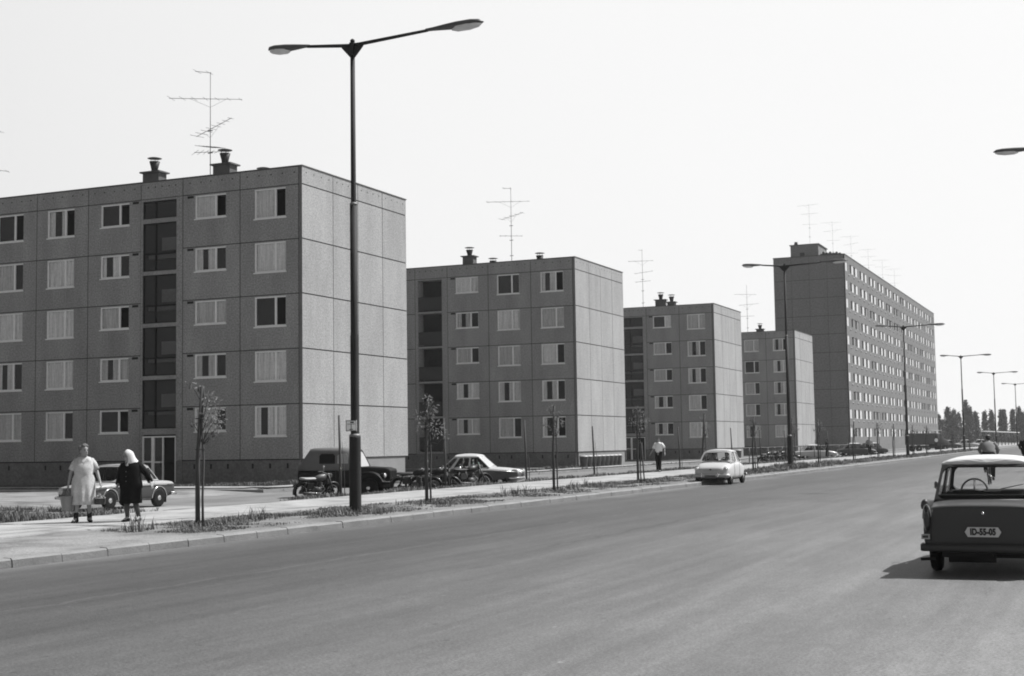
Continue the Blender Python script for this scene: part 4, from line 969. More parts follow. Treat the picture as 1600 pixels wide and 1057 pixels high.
# --- rounded two-tone saloon facing right
P_wb = gm('darker_grey_car_paint', .07, .5, .05, 1.5, spec=.3)
P_wl = gm('cream_car_paint', .48, .4, .05, 1.5, coat=.3)
wb = [(2.12, .50, .44, .66, .5), (2.07, .64, .36, .76, .6), (1.85, .74, .30, .83, .6), (1.4, .775, .28, .89, .5), (.85, .785, .27, .93, .3), (0, .785, .26, .93, .2), (-.7, .785, .26, .925, .3), (-1.3, .775, .28, .88, .5), (-1.8, .74, .32, .77, .8), (-2.08, .62, .38, .64, .9), (-2.15, .45, .42, .55, .9)]
WX = [('front_bumper', M_chr, bumper(2.2, .79, .46, .06, .07, .35, 1, .14)), ('rear_bumper', M_chr, bumper(-2.2, .77, .42, .055, .07, .3, -1, .12)),
      ('headlight', M_lens, disc(.60, 2.02, .71, .085, 1, .07)), ('headlight', M_lens, disc(-.60, 2.02, .71, .085, 1, .07)),
      ('headlight_rim', M_chr, lambda m: [m.torus((s * .60, 2.04, .71), .092, .016, 'y', 20, 6) for s in (-1, 1)] + [m.ell((s * .60, 1.9, .75), .1, .2, .085) for s in (-1, 1)]),
      ('radiator_grille', M_blk, lambda m: m.ell((0, 2.08, .62), .42, .07, .11, 20, 8)), ('grille_surround', M_chr, lambda m: (m.tube([(-.43, 2.08, .70), (-.2, 2.15, .735), (.2, 2.15, .735), (.43, 2.08, .70)], .016, 6), m.tube([(-.4, 2.12, .62), (.4, 2.12, .62)], .012, 6))),
      ('number_plate', gm('plate_white', .55, .6, .05, 5), boxes((-.2, .2, 2.26, 2.27, .40, .50))),
      ('waist_trim', M_chr, tubes(([(.79, 1.95, .74), (.80, .8, .80), (.795, -.8, .76), (.77, -1.6, .68)], .013), ([(-.79, 1.95, .74), (-.80, .8, .80), (-.795, -.8, .76), (-.77, -1.6, .68)], .013))),
      ('door_seam', M_blk, lambda m: [m.tube([(s * .792, y, .32), (s * .796, y, .62), (s * .775, y, .90)], .005, 4) for s in (-1, 1) for y in (.72, -.1, -.85)]),
      ('door_handle', M_chr, tubes(([(.805, .02, .84), (.805, .16, .84)], .014), ([(.805, -.8, .84), (.805, -.66, .84)], .014)))]
wa = car('parked_car', (-26.0, 55.6, AL + .02), -radians(80), 'rounded two-tone saloon with pale roof and wrapped chrome bumper behind the motorcycles', dict(
    paint=P_wl, two=P_wb, two_z=(.1, .80), roof=P_wl, glass=M_cgd, wsmat=gm('painted_sky_glare', .42, .35, .08, 2, coat=.4), w=.785, r=.32, axles=(1.28, -1.17), well=.365, wz=.30, st=wb, tw=.15, tin=.1, crown=.03, hub=.45, ub=.24,  # windscreen's sky reflection put into an opaque pale colour
    gh=dict(z0=.93, z1=1.40, A0=(.70, .80), A1=(.54, .28), C1=(.51, -.84), C0=(.64, -1.44), zC0=.87, wsi=(.05, .05, .03, .045), rwi=(.1, .1, .06, .06), wb=.08, rb=.06,
            cells=[((0, 0), (.42, .36), (.06, .025, .02, .04), .15), ((.42, .36), (.76, .76), (.025, .025, .02, .04), .12), ((.76, .76), (1, 1), (.03, .12, .03, .06), .25)], rc=.13, ov=.05, seat=.36), extras=WX))

# --- soft-top off-road car
P_gz = gm('dark_green_grey_paint', .010, .6, .1, 1.5, spec=.2)
M_can = gm('canvas_top', .12, .95, .12, 2, .3, 40)
M_mgz = gm('dull_bumper_steel', .12, .6, .1, 3)
def offroad(loc, rz):
    root = empty('offroad_car', loc, rz, 'dark canvas-topped off-road car with big arched front wing, behind the nearest lamp post', 'car')
    m = MB()
    m.rings(loft_body([(.62, .80, .42, 1.05, 0), (.55, .82, .4, 1.08, 0), (-.4, .82, .4, 1.08, 0), (-1.55, .82, .42, 1.08, 0), (-1.66, .80, .45, 1.06, 0)], 0), True, True)
    bo = m.build('body', P_gz, root); bo.modifiers.new('s', 'SUBSURF').levels = 1; bo.modifiers['s'].render_levels = 1; bake(bo); cut_wells(bo, [-1.12], .44, .40, .82, .25); smooth_angle(bo)
    m = MB(); R = []
    for (y, w1, z0_, z1_) in ((.62, .64, .5, 1.19), (1.1, .56, .5, 1.19), (1.8, .46, .5, 1.15), (1.98, .43, .52, 1.10), (2.02, .41, .55, 1.03)):
        R.append([Vector((x, y, z)) for x, z in ((w1, z0_), (w1, z1_ - .14), (w1 * .95, z1_ - .015), (w1 * .4, z1_), (-w1 * .4, z1_), (-w1 * .95, z1_ - .015), (-w1, z1_ - .14), (-w1, z0_))])
    m.rings(R, True, True); m.build('bonnet', P_gz, root, bevel=.03)
    m = MB()
    for k in range(7): m.box(-.27 + k * .085, -.24 + k * .085, 2.0, 2.045, .6, 1.0)
    m.build('radiator_grille', M_und, root)
    for s in (-1, 1):
        m = MB(); R = []
        for a in [pi * (1.02 - .0 - k / 14 * .92) for k in range(15)]:
            y = 1.25 + .62 * cos(a); z = .46 + .54 * sin(a); xi, xo = s * .42, s * .86
            R.append([Vector((xi, y, z)), Vector((xo - s * .03, y, z)), Vector((xo, y, z - .05)), Vector((xo - s * .02, y, z - .06)), Vector((xi, y, z - .03))])
        e = R[-1]; R.append([p + Vector((0, .34, .0)) for p in e])
        m.rings(R, True, True); m.build('front_wing', P_gz, root)
        m = MB(); disc(s * .62, 1.84, .84, .10, 1, .07)(m); m.build('headlight', M_lens, root)
        m = MB(); m.ell((s * .62, 1.78, .84), .10, .13, .10); m.torus((s * .62, 1.85, .84), .10, .014, 'y', 20, 6); m.build('headlight_shell', P_gz, root)
        m = MB(); m.box(s * .6 - .22, s * .6 + .22, -.55, .62, .40, .44); m.build('running_board', P_gz, root)
    # canvas top with sloping back
    m = MB(); R = []
    for (y, w0, w1, z1_) in ((.50, .76, .66, 1.86), (.1, .80, .70, 1.91), (-.7, .80, .71, 1.92), (-1.15, .80, .70, 1.90), (-1.66, .79, .66, 1.22)):
        R.append([Vector((x, y, z)) for x, z in ((w0, 1.06), (w1 + .03, z1_ - .12), (w1 - .04, z1_ - .015), (w1 * .5, z1_ + .02), (-w1 * .5, z1_ + .02), (-w1 + .04, z1_ - .015), (-w1 - .03, z1_ - .12), (-w0, 1.06))])
    m.rings(R, True, True); m.build('canvas_top', M_can, root)
    for s in (-1, 1):
        for (a, b) in ((-.74, -.1), (-.0, .42)):
            m = MB(); V = [Vector((s * (.742 + (1.8 - z) * .065), y, z)) for y, z in ((a, 1.32), (b, 1.32), (b, 1.62), (b - .08, 1.70), (a + .08, 1.70), (a, 1.62))]
            m.rings([V, [p + Vector((s * .012, 0, 0)) for p in V]], True, False); m.build('side_window', gm('dark_side_window', .006, .6, .2, 5, spec=.15) if a < -.5 else gm('pale_side_window', .3, .3, .2, 3), root)
        m = MB(); m.tube([(s * .832, .55, .5), (s * .832, .5, 1.05)], .006, 4); m.tube([(s * .832, -.05, .46), (s * .832, -.05, 1.05)], .006, 4); m.tube([(s * .832, -.7, .46), (s * .832, -.7, 1.05)], .006, 4); m.build('door_seam', M_blk, root)
    fr, gl = MB(), MB(); pane_cell(fr, gl, [(.68, .86, 1.14), (-.68, .86, 1.14), (-.62, .52, 1.82), (.62, .52, 1.82)], (.05, .05, .06, .05), .1)
    wsf = fr.build('windscreen_frame', P_gz, root); gl.build('pane', gm('painted_sunlit_windscreen', .34, .5, .05, 3), wsf)  # sunlight on the pane put into its opaque pale colour
    m = MB(); m.tube([(.66, .86, 1.15), (.80, .92, 1.3)], .01, 5); m.ell((.82, .92, 1.36), .06, .02, .07); m.build('wing_mirror', M_chr, root)
    m = MB(); bumper(2.2, .66, .60, .06, .04, .03, 1, .02)(m); m.build('front_bumper', M_mgz, root)
    m = MB(); m.box(-.5, .5, -1.5, 1.75, .38, .5); m.build('chassis', M_und, root)
    for y in (1.18, -1.12):
        for s in (-1, 1): wheel(root, s * .72, y + (.07 if y > 0 else 0), .375, .19, s, .3, P_gz)
    m = MB(); m.torus((0, -1.75, .85), .27, .09, 'y', 20, 8); m.build('spare_wheel', M_tyre, root)
    return root
offroad((-27.6, 46.95, AL - .02), -radians(80))
# ------------------------------------------------------------------ motorcycles (local +y forward, x right)
M_mb = gm('motorcycle_black', .012, .45, .2, 4, coat=.15, spec=.3)
M_mg = gm('motorcycle_grey', .07, .5, .1, 4, coat=.1)
M_alu = gm('cast_alloy', .08, .5, .2, 8, metal=.6)
M_seat = gm('seat_vinyl', .03, .6, .2, 8)
M_seatp = gm('pale_seat_vinyl', .28, .6, .1, 8)
def moto(loc, rz, label, tank=None, seat=None, paint=None, lean=7, sc=1., group='motorcycles parked along the pavement'):
    paint = paint or M_mb
    root = empty('motorcycle', loc, rz, label, 'motorcycle', group, (sc, sc, sc))
    lp = T(0, 0, 0) @ Matrix.Rotation(radians(lean), 4, 'Y')
    def bd(m, n, mat, par=None): m.xf(lp); return m.build(n, mat, par or root)
    wb, r = .66, .31
    for y, nm in ((wb, 'f'), (-wb, 'r')):
        m = MB(); m.torus((0, y, r), r - .045, .045, 'x', 26, 8); wh = bd(m, 'wheel', M_tyre)
        m = MB(); m.torus((0, y, r), r - .085, .014, 'x', 26, 6, rw=.03); bd(m, 'rim', M_chr, wh)
        m = MB()
        for k in range(18):
            a = 2 * pi * k / 18; m.tube([(.02 * (-1) ** k, y, r), (0, y + (r - .09) * cos(a + .2), r + (r - .09) * sin(a + .2))], .0028, 3)
        bd(m, 'spokes', M_chr, wh)
        m = MB(); m.tube([(-.06, y, r), (.06, y, r)], .075, 12); bd(m, 'hub', M_alu, wh)
    for y, a0, a1 in ((wb, .25, 2.2), (-wb, 1.0, 3.45)):
        m = MB(); R = []
        for k in range(13):
            a = a0 + (a1 - a0) * k / 12; q = r + .045
            R.append([Vector((x, y + (q - d) * cos(a), r + (q - d) * sin(a))) for x, d in ((-.075, .05), (-.06, .01), (0, -.01), (.06, .01), (.075, .05), (0, .0))])
        m.rings(R, True, True); bd(m, 'mudguard', paint)
    m = MB(); m.tube([(0, .38, .86), (0, -.25, .74), (0, -.75, .70)], .022, 6); m.tube([(0, .40, .80), (0, .22, .36), (0, -.25, .28), (0, -wb, r)], .02, 6)
    for s in (-1, 1): m.tube([(s * .09, -.52, .70), (s * .09, -wb, r)], .022, 6); m.tube([(s * .08, -.1, .3), (s * .08, -wb, r)], .014, 6)
    bd(m, 'frame', paint)
    m = MB()
    for s in (-1, 1): m.tube([(s * .085, .40, .92), (s * .085, wb, r)], [.028, .03], 8)
    m.tube([(0, .36, .95), (0, .42, .78)], .03, 8); bd(m, 'front_fork', M_alu)
    m = MB(); m.tube([(-.36, .22, .99), (-.26, .30, 1.02), (-.08, .36, .97), (.08, .36, .97), (.26, .30, 1.02), (.36, .22, .99)], .013, 6); m.tube([(-.2, .36, .98), (-.3, .40, 1.17)], .006, 4); m.ell((-.3, .40, 1.2), .05, .012, .04); hb = bd(m, 'handlebar', M_chr)
    m = MB(); m.ell((0, .46, .90), .085, .10, .09, 14, 8); h = bd(m, 'headlight_shell', paint)
    m = MB(); disc(0, .55, .90, .085, 1, .02)(m); bd(m, 'headlight', M_lens if loc[1] < 60 else M_mg, h)
    m = MB(); R = []
    for (y, a, b, z) in ((-.12, .05, .05, .80), (-.08, .09, .09, .80), (.05, .12, .12, .82), (.2, .125, .13, .835), (.32, .08, .10, .85), (.36, .04, .05, .85)):
        R.append([Vector((a * cos(q), y, z + b * sin(q))) for q in [2 * pi * k / 14 for k in range(14)]])
    m.rings(R, True, True); bd(m, 'fuel_tank', tank or paint)
    m = MB(); R = []
    for (y, a, b, z) in ((-.10, .07, .03, .80), (-.16, .11, .05, .79), (-.45, .12, .055, .785), (-.68, .12, .05, .80), (-.76, .08, .03, .81)):
        R.append([Vector((a * cos(q), y, z + b * sin(q))) for q in [2 * pi * k / 12 for k in range(12)]])
    m.rings(R, True, True); bd(m, 'saddle', seat or M_seat)
    m = MB(); m.box(-.11, .11, -.14, .2, .27, .48); m.tube([(0, .08, .45), (0, .12, .66)], .085, 12)
    for k in range(6): m.tube([(0, .08 + .006 * k, .50 + k * .026), (0, .082 + .006 * k, .51 + k * .026)], .11, 12)
    m.ell((.12, 0, .37), .04, .13, .10); m.ell((-.12, 0, .37), .04, .13, .10); bd(m, 'engine', M_alu).modifiers.new('b', 'BEVEL').width = .015
    m = MB(); m.tube([(.08, .16, .56), (.12, .26, .40), (.13, .1, .25), (.15, -.2, .26), (.15, -.85, .30)], [.018, .02, .022, .045, .035], 8); bd(m, 'exhaust', M_mg)
    m = MB(); m.ell((0, -.93, .62), .04, .04, .035); m.box(-.09, .09, -.985, -.975, .48, .60); bd(m, 'tail_lamp', M_red)
    m = MB(); m.box(-.16, -.11, -.5, -.24, .42, .64); m.box(.11, .16, -.5, -.24, .42, .64); bd(m, 'side_box', paint)
    return root
zk = -.02
moto((-23.1, 37.55, -.02), -radians(28), 'motorcycle with a pale saddle, alone at the left end of the row', M_mg, M_seatp, lean=8, sc=.84)
moto((-24.1, 46.3, AL + .12), -radians(76), 'motorcycle just right of the canvas-topped car bonnet', lean=8)
moto((-23.9, 47.4, AL + .12), -radians(72), 'motorcycle with mirror raised, directly left of the leafy sapling by the row', lean=8)
moto((-23.7, 48.6, AL + .14), -radians(66), 'motorcycle with bright headlight, just right of the sapling in front of the row', M_mg, lean=8)
moto((-22.75, 48.2, -.12), -radians(32), 'dark motorcycle seen side-on in front of the rounded two-tone saloon', lean=-8)

# distant row of motorcycles in front of the fourth block
for y, x, a, l in ((96.6, -22.6, -25, 'leftmost of the distant motorcycles, by the second lamp post'), (99.6, -22.9, -40, 'distant motorcycle right of the second lamp post'), (102.4, -22.9, -30, 'distant motorcycle in the middle of the far row'), (105.6, -23.0, -28, 'rightmost of the distant motorcycles, nearest the pale saloon')):
    moto((x, y, -.12), radians(a), l, group='distant row of motorcycles')

# ------------------------------------------------------------------ street lamps
M_pole = gm('painted_steel_pole', .022, .7, .25, 3, var2=.1, spec=.25)
M_ring = gm('pole_ring_pale', .16, .5, .1, 3)
M_lamp = gm('lamp_housing', .07, .5, .15, 3)
M_lglass = gm('lamp_diffuser', .62, .3, .08, 5, coat=.4)
def lamp_head(par, x, z, L_, s, tilt):
    """s=+1 points to +x"""
    M = T(x, 0, z) @ Matrix.Rotation(-tilt * s, 4, 'Y') @ Matrix.Diagonal((s, 1, 1, 1))
    m = MB(); R = []
    for (t, wd, up, dn) in ((0, .035, .035, .035), (.12, .045, .045, .04), (.35, .10, .07, .06), (.55, .15, .085, .075), (.8, .16, .09, .06), (.93, .12, .07, .03), (1., .015, .01, .012)):
        R.append([M @ Vector((t * L_, wd * cos(a), (up if sin(a) > 0 else dn) * sin(a))) for a in [2 * pi * k / 14 for k in range(14)]])
    m.rings(R, True, True); h = m.build('lamp_housing', M_lamp, par)
    m = MB(); R = []
    for (t, wd, dn) in ((.46, .03, .07), (.55, .12, .105), (.75, .135, .105), (.9, .10, .07), (.96, .02, .03)):
        R.append([M @ Vector((t * L_, wd * cos(a), -.03 + (dn if sin(a) < 0 else .02) * sin(a))) for a in [2 * pi * k / 14 for k in range(14)]])
    m.rings(R, True, True); m.build('lamp_diffuser', M_lglass, h)
def street_lamp(loc, label, rz=0, near=False):
    root = empty('street_lamp', loc, rz, label, 'street lamp', 'double-armed street lamps')
    m = MB(); m.lathe([(.140, -.2), (.135, .2), (.13, 1.70), (.13, 1.74)], 20); m.lathe([(.105, 1.72), (.095, 1.78), (.093, 4.0), (.085, 4.04), (.083, 7.0)], 16); m.lathe([(.07, 6.98), (.060, 7.05), (.052, 10.68)], 14)
    m.build('pole', M_pole, root)
    m = MB(); m.lathe([(.131, 1.735), (.131, 1.765), (.10, 1.80)], 20); m.lathe([(.088, 6.97), (.088, 7.0), (.062, 7.03)], 16); m.build('collar', M_ring, root)
    m = MB(); m.box(-.055, .055, -.055, .055, 10.42, 10.72); m.rings([[Vector((x, y, z)) for x, z in ((-.27, 10.70), (-.27, 10.62), (-.05, 10.38), (.05, 10.38), (.27, 10.62), (.27, 10.70))] for y in (-.03, .03)], True, False); m.lathe([(.05, 10.72), (.055, 10.78), (.02, 10.81)], 10); m.build('bracket', M_pole, root)
    m = MB(); m.tube([(.05, 0, 10.66), (1.93, 0, 10.75)], [.045, .036], 8); m.build('arm', M_pole, root)
    m = MB(); m.tube([(-.05, 0, 10.66), (-1.2, 0, 10.79)], [.045, .036], 8); m.build('arm', M_pole, root)
    lamp_head(root, 1.88, 10.76, 1.42, 1, .0); lamp_head(root, -1.15, 10.80, 1.12, -1, .04)
    return root
Yp = [27., 72., 116.5, 162.5, 208., 254.]
lab = ['nearest double-armed street lamp with small white sign, in front of the first block', 'second street lamp, standing right of the small white car', 'third street lamp, in front of the tall slab windows', 'fourth street lamp, just right of the tall slab', 'fifth street lamp along the kerb, above the cyclist', 'farthest street lamp of the row at the right edge']
L0 = street_lamp((-15.6, Yp[0], .1), lab[0])
for y, l in zip(Yp[1:], lab[1:]): dup(L0, (-15.6, y, .1), None, l)
dup(L0, (.05, 47.0, .1), pi, 'street lamp outside the right edge, only its lamp head showing in the sky')
m = MB(); m.box(-.135, .135, -.165, -.155, 1.86, 2.10); sg = m.build('sign_plate', gm('sign_white', .85, .6, .08, 6), L0)
m = MB()
for b in ((-.135, .135, 2.086, 2.10), (-.135, .135, 1.86, 1.874), (-.135, -.121, 1.874, 2.086), (.121, .135, 1.874, 2.086), (-.10, .10, 2.01, 2.02), (-.008, .008, 1.88, 2.01), (-.02, .07, 2.035, 2.07)): m.box(b[0], b[1], -.169, -.1655, b[2], b[3])
m.box(-.045, .045, -.169, -.1655, 1.888, 1.905); m.build('sign_marking', M_blk, sg)
m = MB(); m.box(-.1, .1, -.155, -.07, 1.95, 1.99); m.build('sign_bracket', M_pole, sg)

# ------------------------------------------------------------------ young trees and stakes
M_bark = gm('sapling_bark', .06, .9, .3, 12, .3, 60, streak=(3, 3, .6))
M_stake = gm('weathered_stake', .055, .9, .35, 8, .3, 60, streak=(3, 3, .4))
def leaf_mat(name, v, var=.35, tr=.35):
    m = gm(name, v, .55, var, 3, spec=.4); nt = m.node_tree; b = nt.nodes['Principled BSDF']; out = nt.nodes['Material Output']
    t = nt.nodes.new('ShaderNodeBsdfTranslucent'); src = b.inputs['Base Color'].links[0].from_socket; nt.links.new(src, t.inputs[0])
    mx = nt.nodes.new('ShaderNodeMixShader'); mx.inputs[0].default_value = tr; nt.links.new(b.outputs[0], mx.inputs[1]); nt.links.new(t.outputs[0], mx.inputs[2]); nt.links.new(mx.outputs[0], out.inputs[0]); return m
M_leaf = leaf_mat('sapling_leaf', .22)
def leaves(clumps, r, L_, wr=.38, droop=.5):
    m = MB()
    for (c, rad, n) in clumps:
        for _ in range(n):
            d = Vector((r.gauss(0, 1), r.gauss(0, 1), r.gauss(0, 1))); d = d.normalized() * rad * r.random() ** .45
            p = Vector(c) + d; ax = (d.normalized() + Vector((r.gauss(.3, .5), r.gauss(0, .5), r.gauss(-droop, .5)))).normalized()
            sd = ax.cross(Vector((r.gauss(0, 1), r.gauss(0, 1), r.gauss(0, 1)))).normalized(); l = L_ * r.uniform(.6, 1.25); wd = l * wr; up = ax.cross(sd) * l * .12
            m.add([p, p + ax * l * .35 + sd * wd * .5 + up, p + ax * l * .7 + sd * wd * .42 + up, p + ax * l, p + ax * l * .7 - sd * wd * .42 + up, p + ax * l * .35 - sd * wd * .5 + up], [(0, 1, 2, 3), (0, 3, 4, 5)])
    return m
def sapling(x, y, seed, label, h=2.75, crown=None, n=1.0, stake=True, second=False, slab=None):
    r = random.Random(seed); root = empty('young_tree', (x, y, .1), 0, label, 'young tree', 'staked young trees on the verge')
    crown = crown or [((.18, 0, 2.35), .26, 40), ((.3, .05, 2.1), .22, 34), ((.08, 0, 2.62), .2, 26), ((.38, 0, 1.93), .14, 18), ((-.12, 0, 2.05), .13, 12), ((.0, 0, 2.8), .12, 10)]
    top = max(c[0][2] for c in crown); m = MB()
    m.tube([(.10, 0, -.1), (.09 + r.uniform(-.02, .02), 0, .6), (.10, .02, 1.3), (.07, 0, 1.9), (.12, .01, top - .1)], [.028, .024, .021, .018, .006], 7)
    for (c, rad, k) in crown: m.tube([(.09, 0, max(1.6, c[2] - .45)), ((c[0] + .1) / 2, c[1] / 2, c[2] - .2), c], [.012, .009, .004], 5); [m.tube([Vector(c) - Vector((0, 0, .12)), Vector(c) + Vector((r.gauss(0, 1), r.gauss(0, 1), r.gauss(.3, .8))).normalized() * rad * .95], [.005, .002], 4) for _ in range(6)]
    m.build('trunk', M_bark, root)
    for (c, rad, k) in crown[:1]: pass
    leaves([(c, rad, int(k * n * 1.25)) for c, rad, k in crown], r, .088).build('crown', M_leaf, root, fix=False)
    if stake:
        o = MB(); o.tube([(-.02, 0, -.1), (-.03, .0, 1.2), (.035 + r.uniform(-.05, .05), 0, h)], [.048, .045, .038], 8)
        if second: o.tube([(.22, .03, -.1), (.13, .02, 1.5)], .025, 6)
        for z in (1.5, 2.1): o.torus((.03, 0, z), .085, .012, 'z', 12, 5)
        q = o.build('wooden_stake', M_stake, None, loc=(x, y, .1)); tag(q, slab, 'stake', 'stakes holding the verge saplings')
C2 = [((.02, 0, 2.72), .13, 16), ((.14, 0, 2.5), .17, 28), ((.1, 0, 2.25), .16, 24), ((.27, 0, 1.95), .24, 46), ((-.14, 0, 2.05), .18, 24), ((-.22, 0, 2.3), .15, 12), ((.5, 0, 1.75), .10, 8)]
C3 = [((.15, 0, 2.45), .15, 16), ((-.1, 0, 2.6), .12, 12), ((.3, 0, 2.2), .14, 14), ((-.25, 0, 2.15), .13, 10), ((.05, 0, 1.95), .14, 14)]
C4 = [((.05, 0, 2.65), .2, 30), ((.22, 0, 2.35), .25, 44), ((-.15, 0, 2.3), .2, 26), ((.1, 0, 2.0), .2, 26)]
C5 = [((-.05, 0, 2.5), .12, 10), ((.2, 0, 2.1), .14, 14), ((.1, 0, 1.9), .1, 8)]
C1 = [((.22, 0, 2.5), .13, 20), ((.30, 0, 2.3), .20, 34), ((.40, 0, 2.1), .20, 30), ((.22, 0, 2.05), .2, 28), ((-.02, 0, 2.74), .07, 6), ((-.22, 0, 2.8), .09, 7), ((.32, 0, 1.85), .12, 10), ((-.16, 0, 2.05), .1, 7), ((.5, 0, 2.0), .09, 8)]
SP = [(22.2, C1, 1., 'leafy sapling nearest the camera, right of the woman in black', 'stake with the sapling right of the woman in black'),
      (31.9, C2, 1., 'sapling in front of the parked motorcycles, right of the nearest lamp post', 'stake of the sapling in front of the motorcycles'),
      (40.7, C3, 1., 'sparse sapling in front of the second block window, right of the two-tone saloon', 'stake of the sparse sapling right of the two-tone saloon'),
      (49.1, C4, 1.1, 'bushy sapling between the dustbins and the walking man', 'stake of the bushy sapling left of the walking man'),
      (58., C5, 1.3, 'sapling rising directly behind the small white car', 'stake rising behind the small white car'),
      (66.9, C3, 1., 'sapling just right of the small white car', 'stake of the sapling right of the small white car'),
      (76., C5, 1.5, 'sapling just right of the second lamp post', 'stake of the sapling right of the second lamp post'),
      (83.2, C3, 1., 'sapling left of the pale distant saloon', 'stake of the sapling left of the pale distant saloon'),
      (95.2, C5, 1., 'distant sapling at the corner of the tall slab', 'stake of the distant sapling at the corner of the slab'),
      (105.7, C4, .8, 'distant sapling right of the standing pedestrian', 'stake right of the distant pedestrian'),
      (113.5, C5, 1., 'distant sapling just left of the third lamp post', 'stake just left of the third lamp post'),
      (125.2, C5, 1., 'distant sapling in front of the dark lorry box', 'stake in front of the dark lorry box'),
      (134.5, C3, 1., 'distant sapling in front of the dark lorry cab', 'stake in front of the dark lorry cab'),
      (146., C5, 1., 'distant sapling right of the dark lorry', 'stake right of the dark lorry'),
      (157., C5, 1., 'farthest sapling but one, left of the fourth lamp post', 'stake of the last sapling but one'),
      (176., C5, 1., 'farthest sapling of the row, right of the fourth lamp post', 'farthest stake of the row')]
for i, (y, c, n, l, sl) in enumerate(SP): sapling(-16.3, y, 40 + i, l, 2.72, c, n, True, i in (3, 5), sl)
for i, (y, h, l) in enumerate(((37.7, 2.55, 'bare stake in the grass beside the motorcycle with the pale saddle'), (45.1, 2.55, 'bare stake between the motorcycles and the two-tone saloon'), (52.6, 2.55, 'bare stake right of the two-tone saloon bumper'), (60.7, 2.35, 'bare stake in front of the row of dustbins'), (74.5, 2.4, 'bare stake behind the roof of the white car, left'), (86., 2.4, 'bare stake rising right behind the white car'), (93.7, 2.3, 'bare stake left of the second lamp post'), (101.5, 2.3, 'bare stake right of the second lamp post'), (118, 2.3, 'bare distant stake over the pale saloon'), (128, 2.3, 'bare distant stake by the standing pedestrian'))):
    m = MB(); m.tube([(0, 0, -.4), (-.02, 0, 1.2), (-.07, .02, h)], [.045, .042, .032], 7); m.tube([(.12, .05, -.4), (.10, .03, 1.0), (.05, 0, 1.7 if i in (0, 3) else 1.1)], [.016, .014, .005], 5)
    tag(m.build('wooden_stake', M_stake, None, loc=(-22.3, y, .06)), l, 'stake', 'bare stakes along the far side of the pavement')

# ------------------------------------------------------------------ shrub, dustbins
def shrub(x, y, z, h, w_, label, n=900, seed=3, mat=None):
    r = random.Random(seed); root = empty('shrub', (x, y, z), 0, label, 'shrub')
    leaves([((r.uniform(-.5, .5) * w_ * (1 - t * .7), r.uniform(-.4, .4) * w_, h * t), w_ * .32 * (1.1 - t), n // 9) for t in [.1, .15, .3, .35, .5, .55, .7, .8, .92]], r, .10, .4, 0).build('foliage', mat or gm('dark_shrub_leaf', .05, .6, .4, 2), root, fix=False)
    m = MB(); [m.tube([(0, 0, -.1), (q * .3, 0, h * .4), (q * .5, .1, h * .8)], [.03, .02, .008], 5) for q in (-1, 0, 1)]; m.build('stems', M_bark, root)
shrub(-50.3, 57.9, -.35, 1.75, 1.0, 'dark bush against the plinth, left of the woman in white')
M_bin = gm('dustbin_steel', .05, .55, .25, 4); M_lid = gm('dustbin_lid', .32, .45, .2, 5)
def dustbin(x, y, z, label, grp='dustbins in a row against the second block gable'):
    root = empty('dustbin', (x, y, z), random.uniform(-.1, .1), label, 'dustbin', grp)
    m = MB(); m.lathe([(.27, 0), (.275, .03), (.30, .35), (.305, .36), (.31, .40), (.33, .72), (.345, .76)], 18)
    for k in range(6): a = k * pi / 3; m.tube([(.28 * cos(a), .28 * sin(a), .05), (.33 * cos(a), .33 * sin(a), .72)], .012, 4)
    m.build('bin_body', M_bin, root); m = MB(); m.lathe([(.36, .765), (.36, .79), (.25, .86), (.03, .89)], 18); m.tube([(-.08, 0, .885), (-.07, 0, .93), (.07, 0, .93), (.08, 0, .885)], .012, 5); m.build('lid', M_lid, root)
for k in range(9):
    q = ['first', 'second', 'third', 'fourth', 'fifth', 'sixth', 'seventh', 'eighth', 'ninth'][k]
    dustbin(-36.95, 98.3 + k * .98, -.15, q + ' dustbin from the left in the row at the second block')
dustbin(-37.0, 145.3, -.15, 'single dustbin right behind the roof of the small white car', None)
dustbin(-36.95, 181.6, -.15, 'distant dustbin at the gable of the block before the slab, left one', 'two dustbins at the fourth block'); dustbin(-36.95, 182.8, -.15, 'distant dustbin at the gable of the block before the slab, right one', 'two dustbins at the fourth block')
shrub(-36.6, 185.5, -.2, 1.9, .8, 'small dark bush at the gable of the block before the slab', 300, 8)
# low rail, posts
m0 = gm('rail_steel', .05, .6, .2, 3)
root = empty('barrier_rail', (-25.2, 90, AL), 0, 'low dark metal rail behind the distant motorcycles and pale saloon', 'railing')
m = MB(); m.tube([(0, 0, 1.42), (0, 55, 1.42)], .04, 6); m.build('rail', m0, root)
for k in range(10): m = MB(); m.tube([(0, k * 6.1, 0), (0, k * 6.1, 1.42)], .04, 6); m.build('post', m0, root)
for i, (xa, ya, xb, yb, n, h, l) in enumerate(((-34.5, 262, -29., 262, 6, 3.1, 'short post frame with pale top rail right of the slab'), (-19.2, 226, -19.2, 320, 12, 2.7, 'long post fence with pale top rail along the far verge'))):
    root = empty('post_fence', (xa, ya, -.1), 0, l, 'fence'); m = MB(); m.tube([(0, 0, h), (xb - xa, yb - ya, h)], .09, 6); m.build('top_rail', gm('pale_rail', .5, .7, .1, 1), root)
    for k in range(n): m = MB(); t = k / (n - 1); m.tube([((xb - xa) * t, (yb - ya) * t, -.2), ((xb - xa) * t, (yb - ya) * t, h)], .08, 6); m.build('post', gm('fence_post', .07, .8, .2, 2), root)

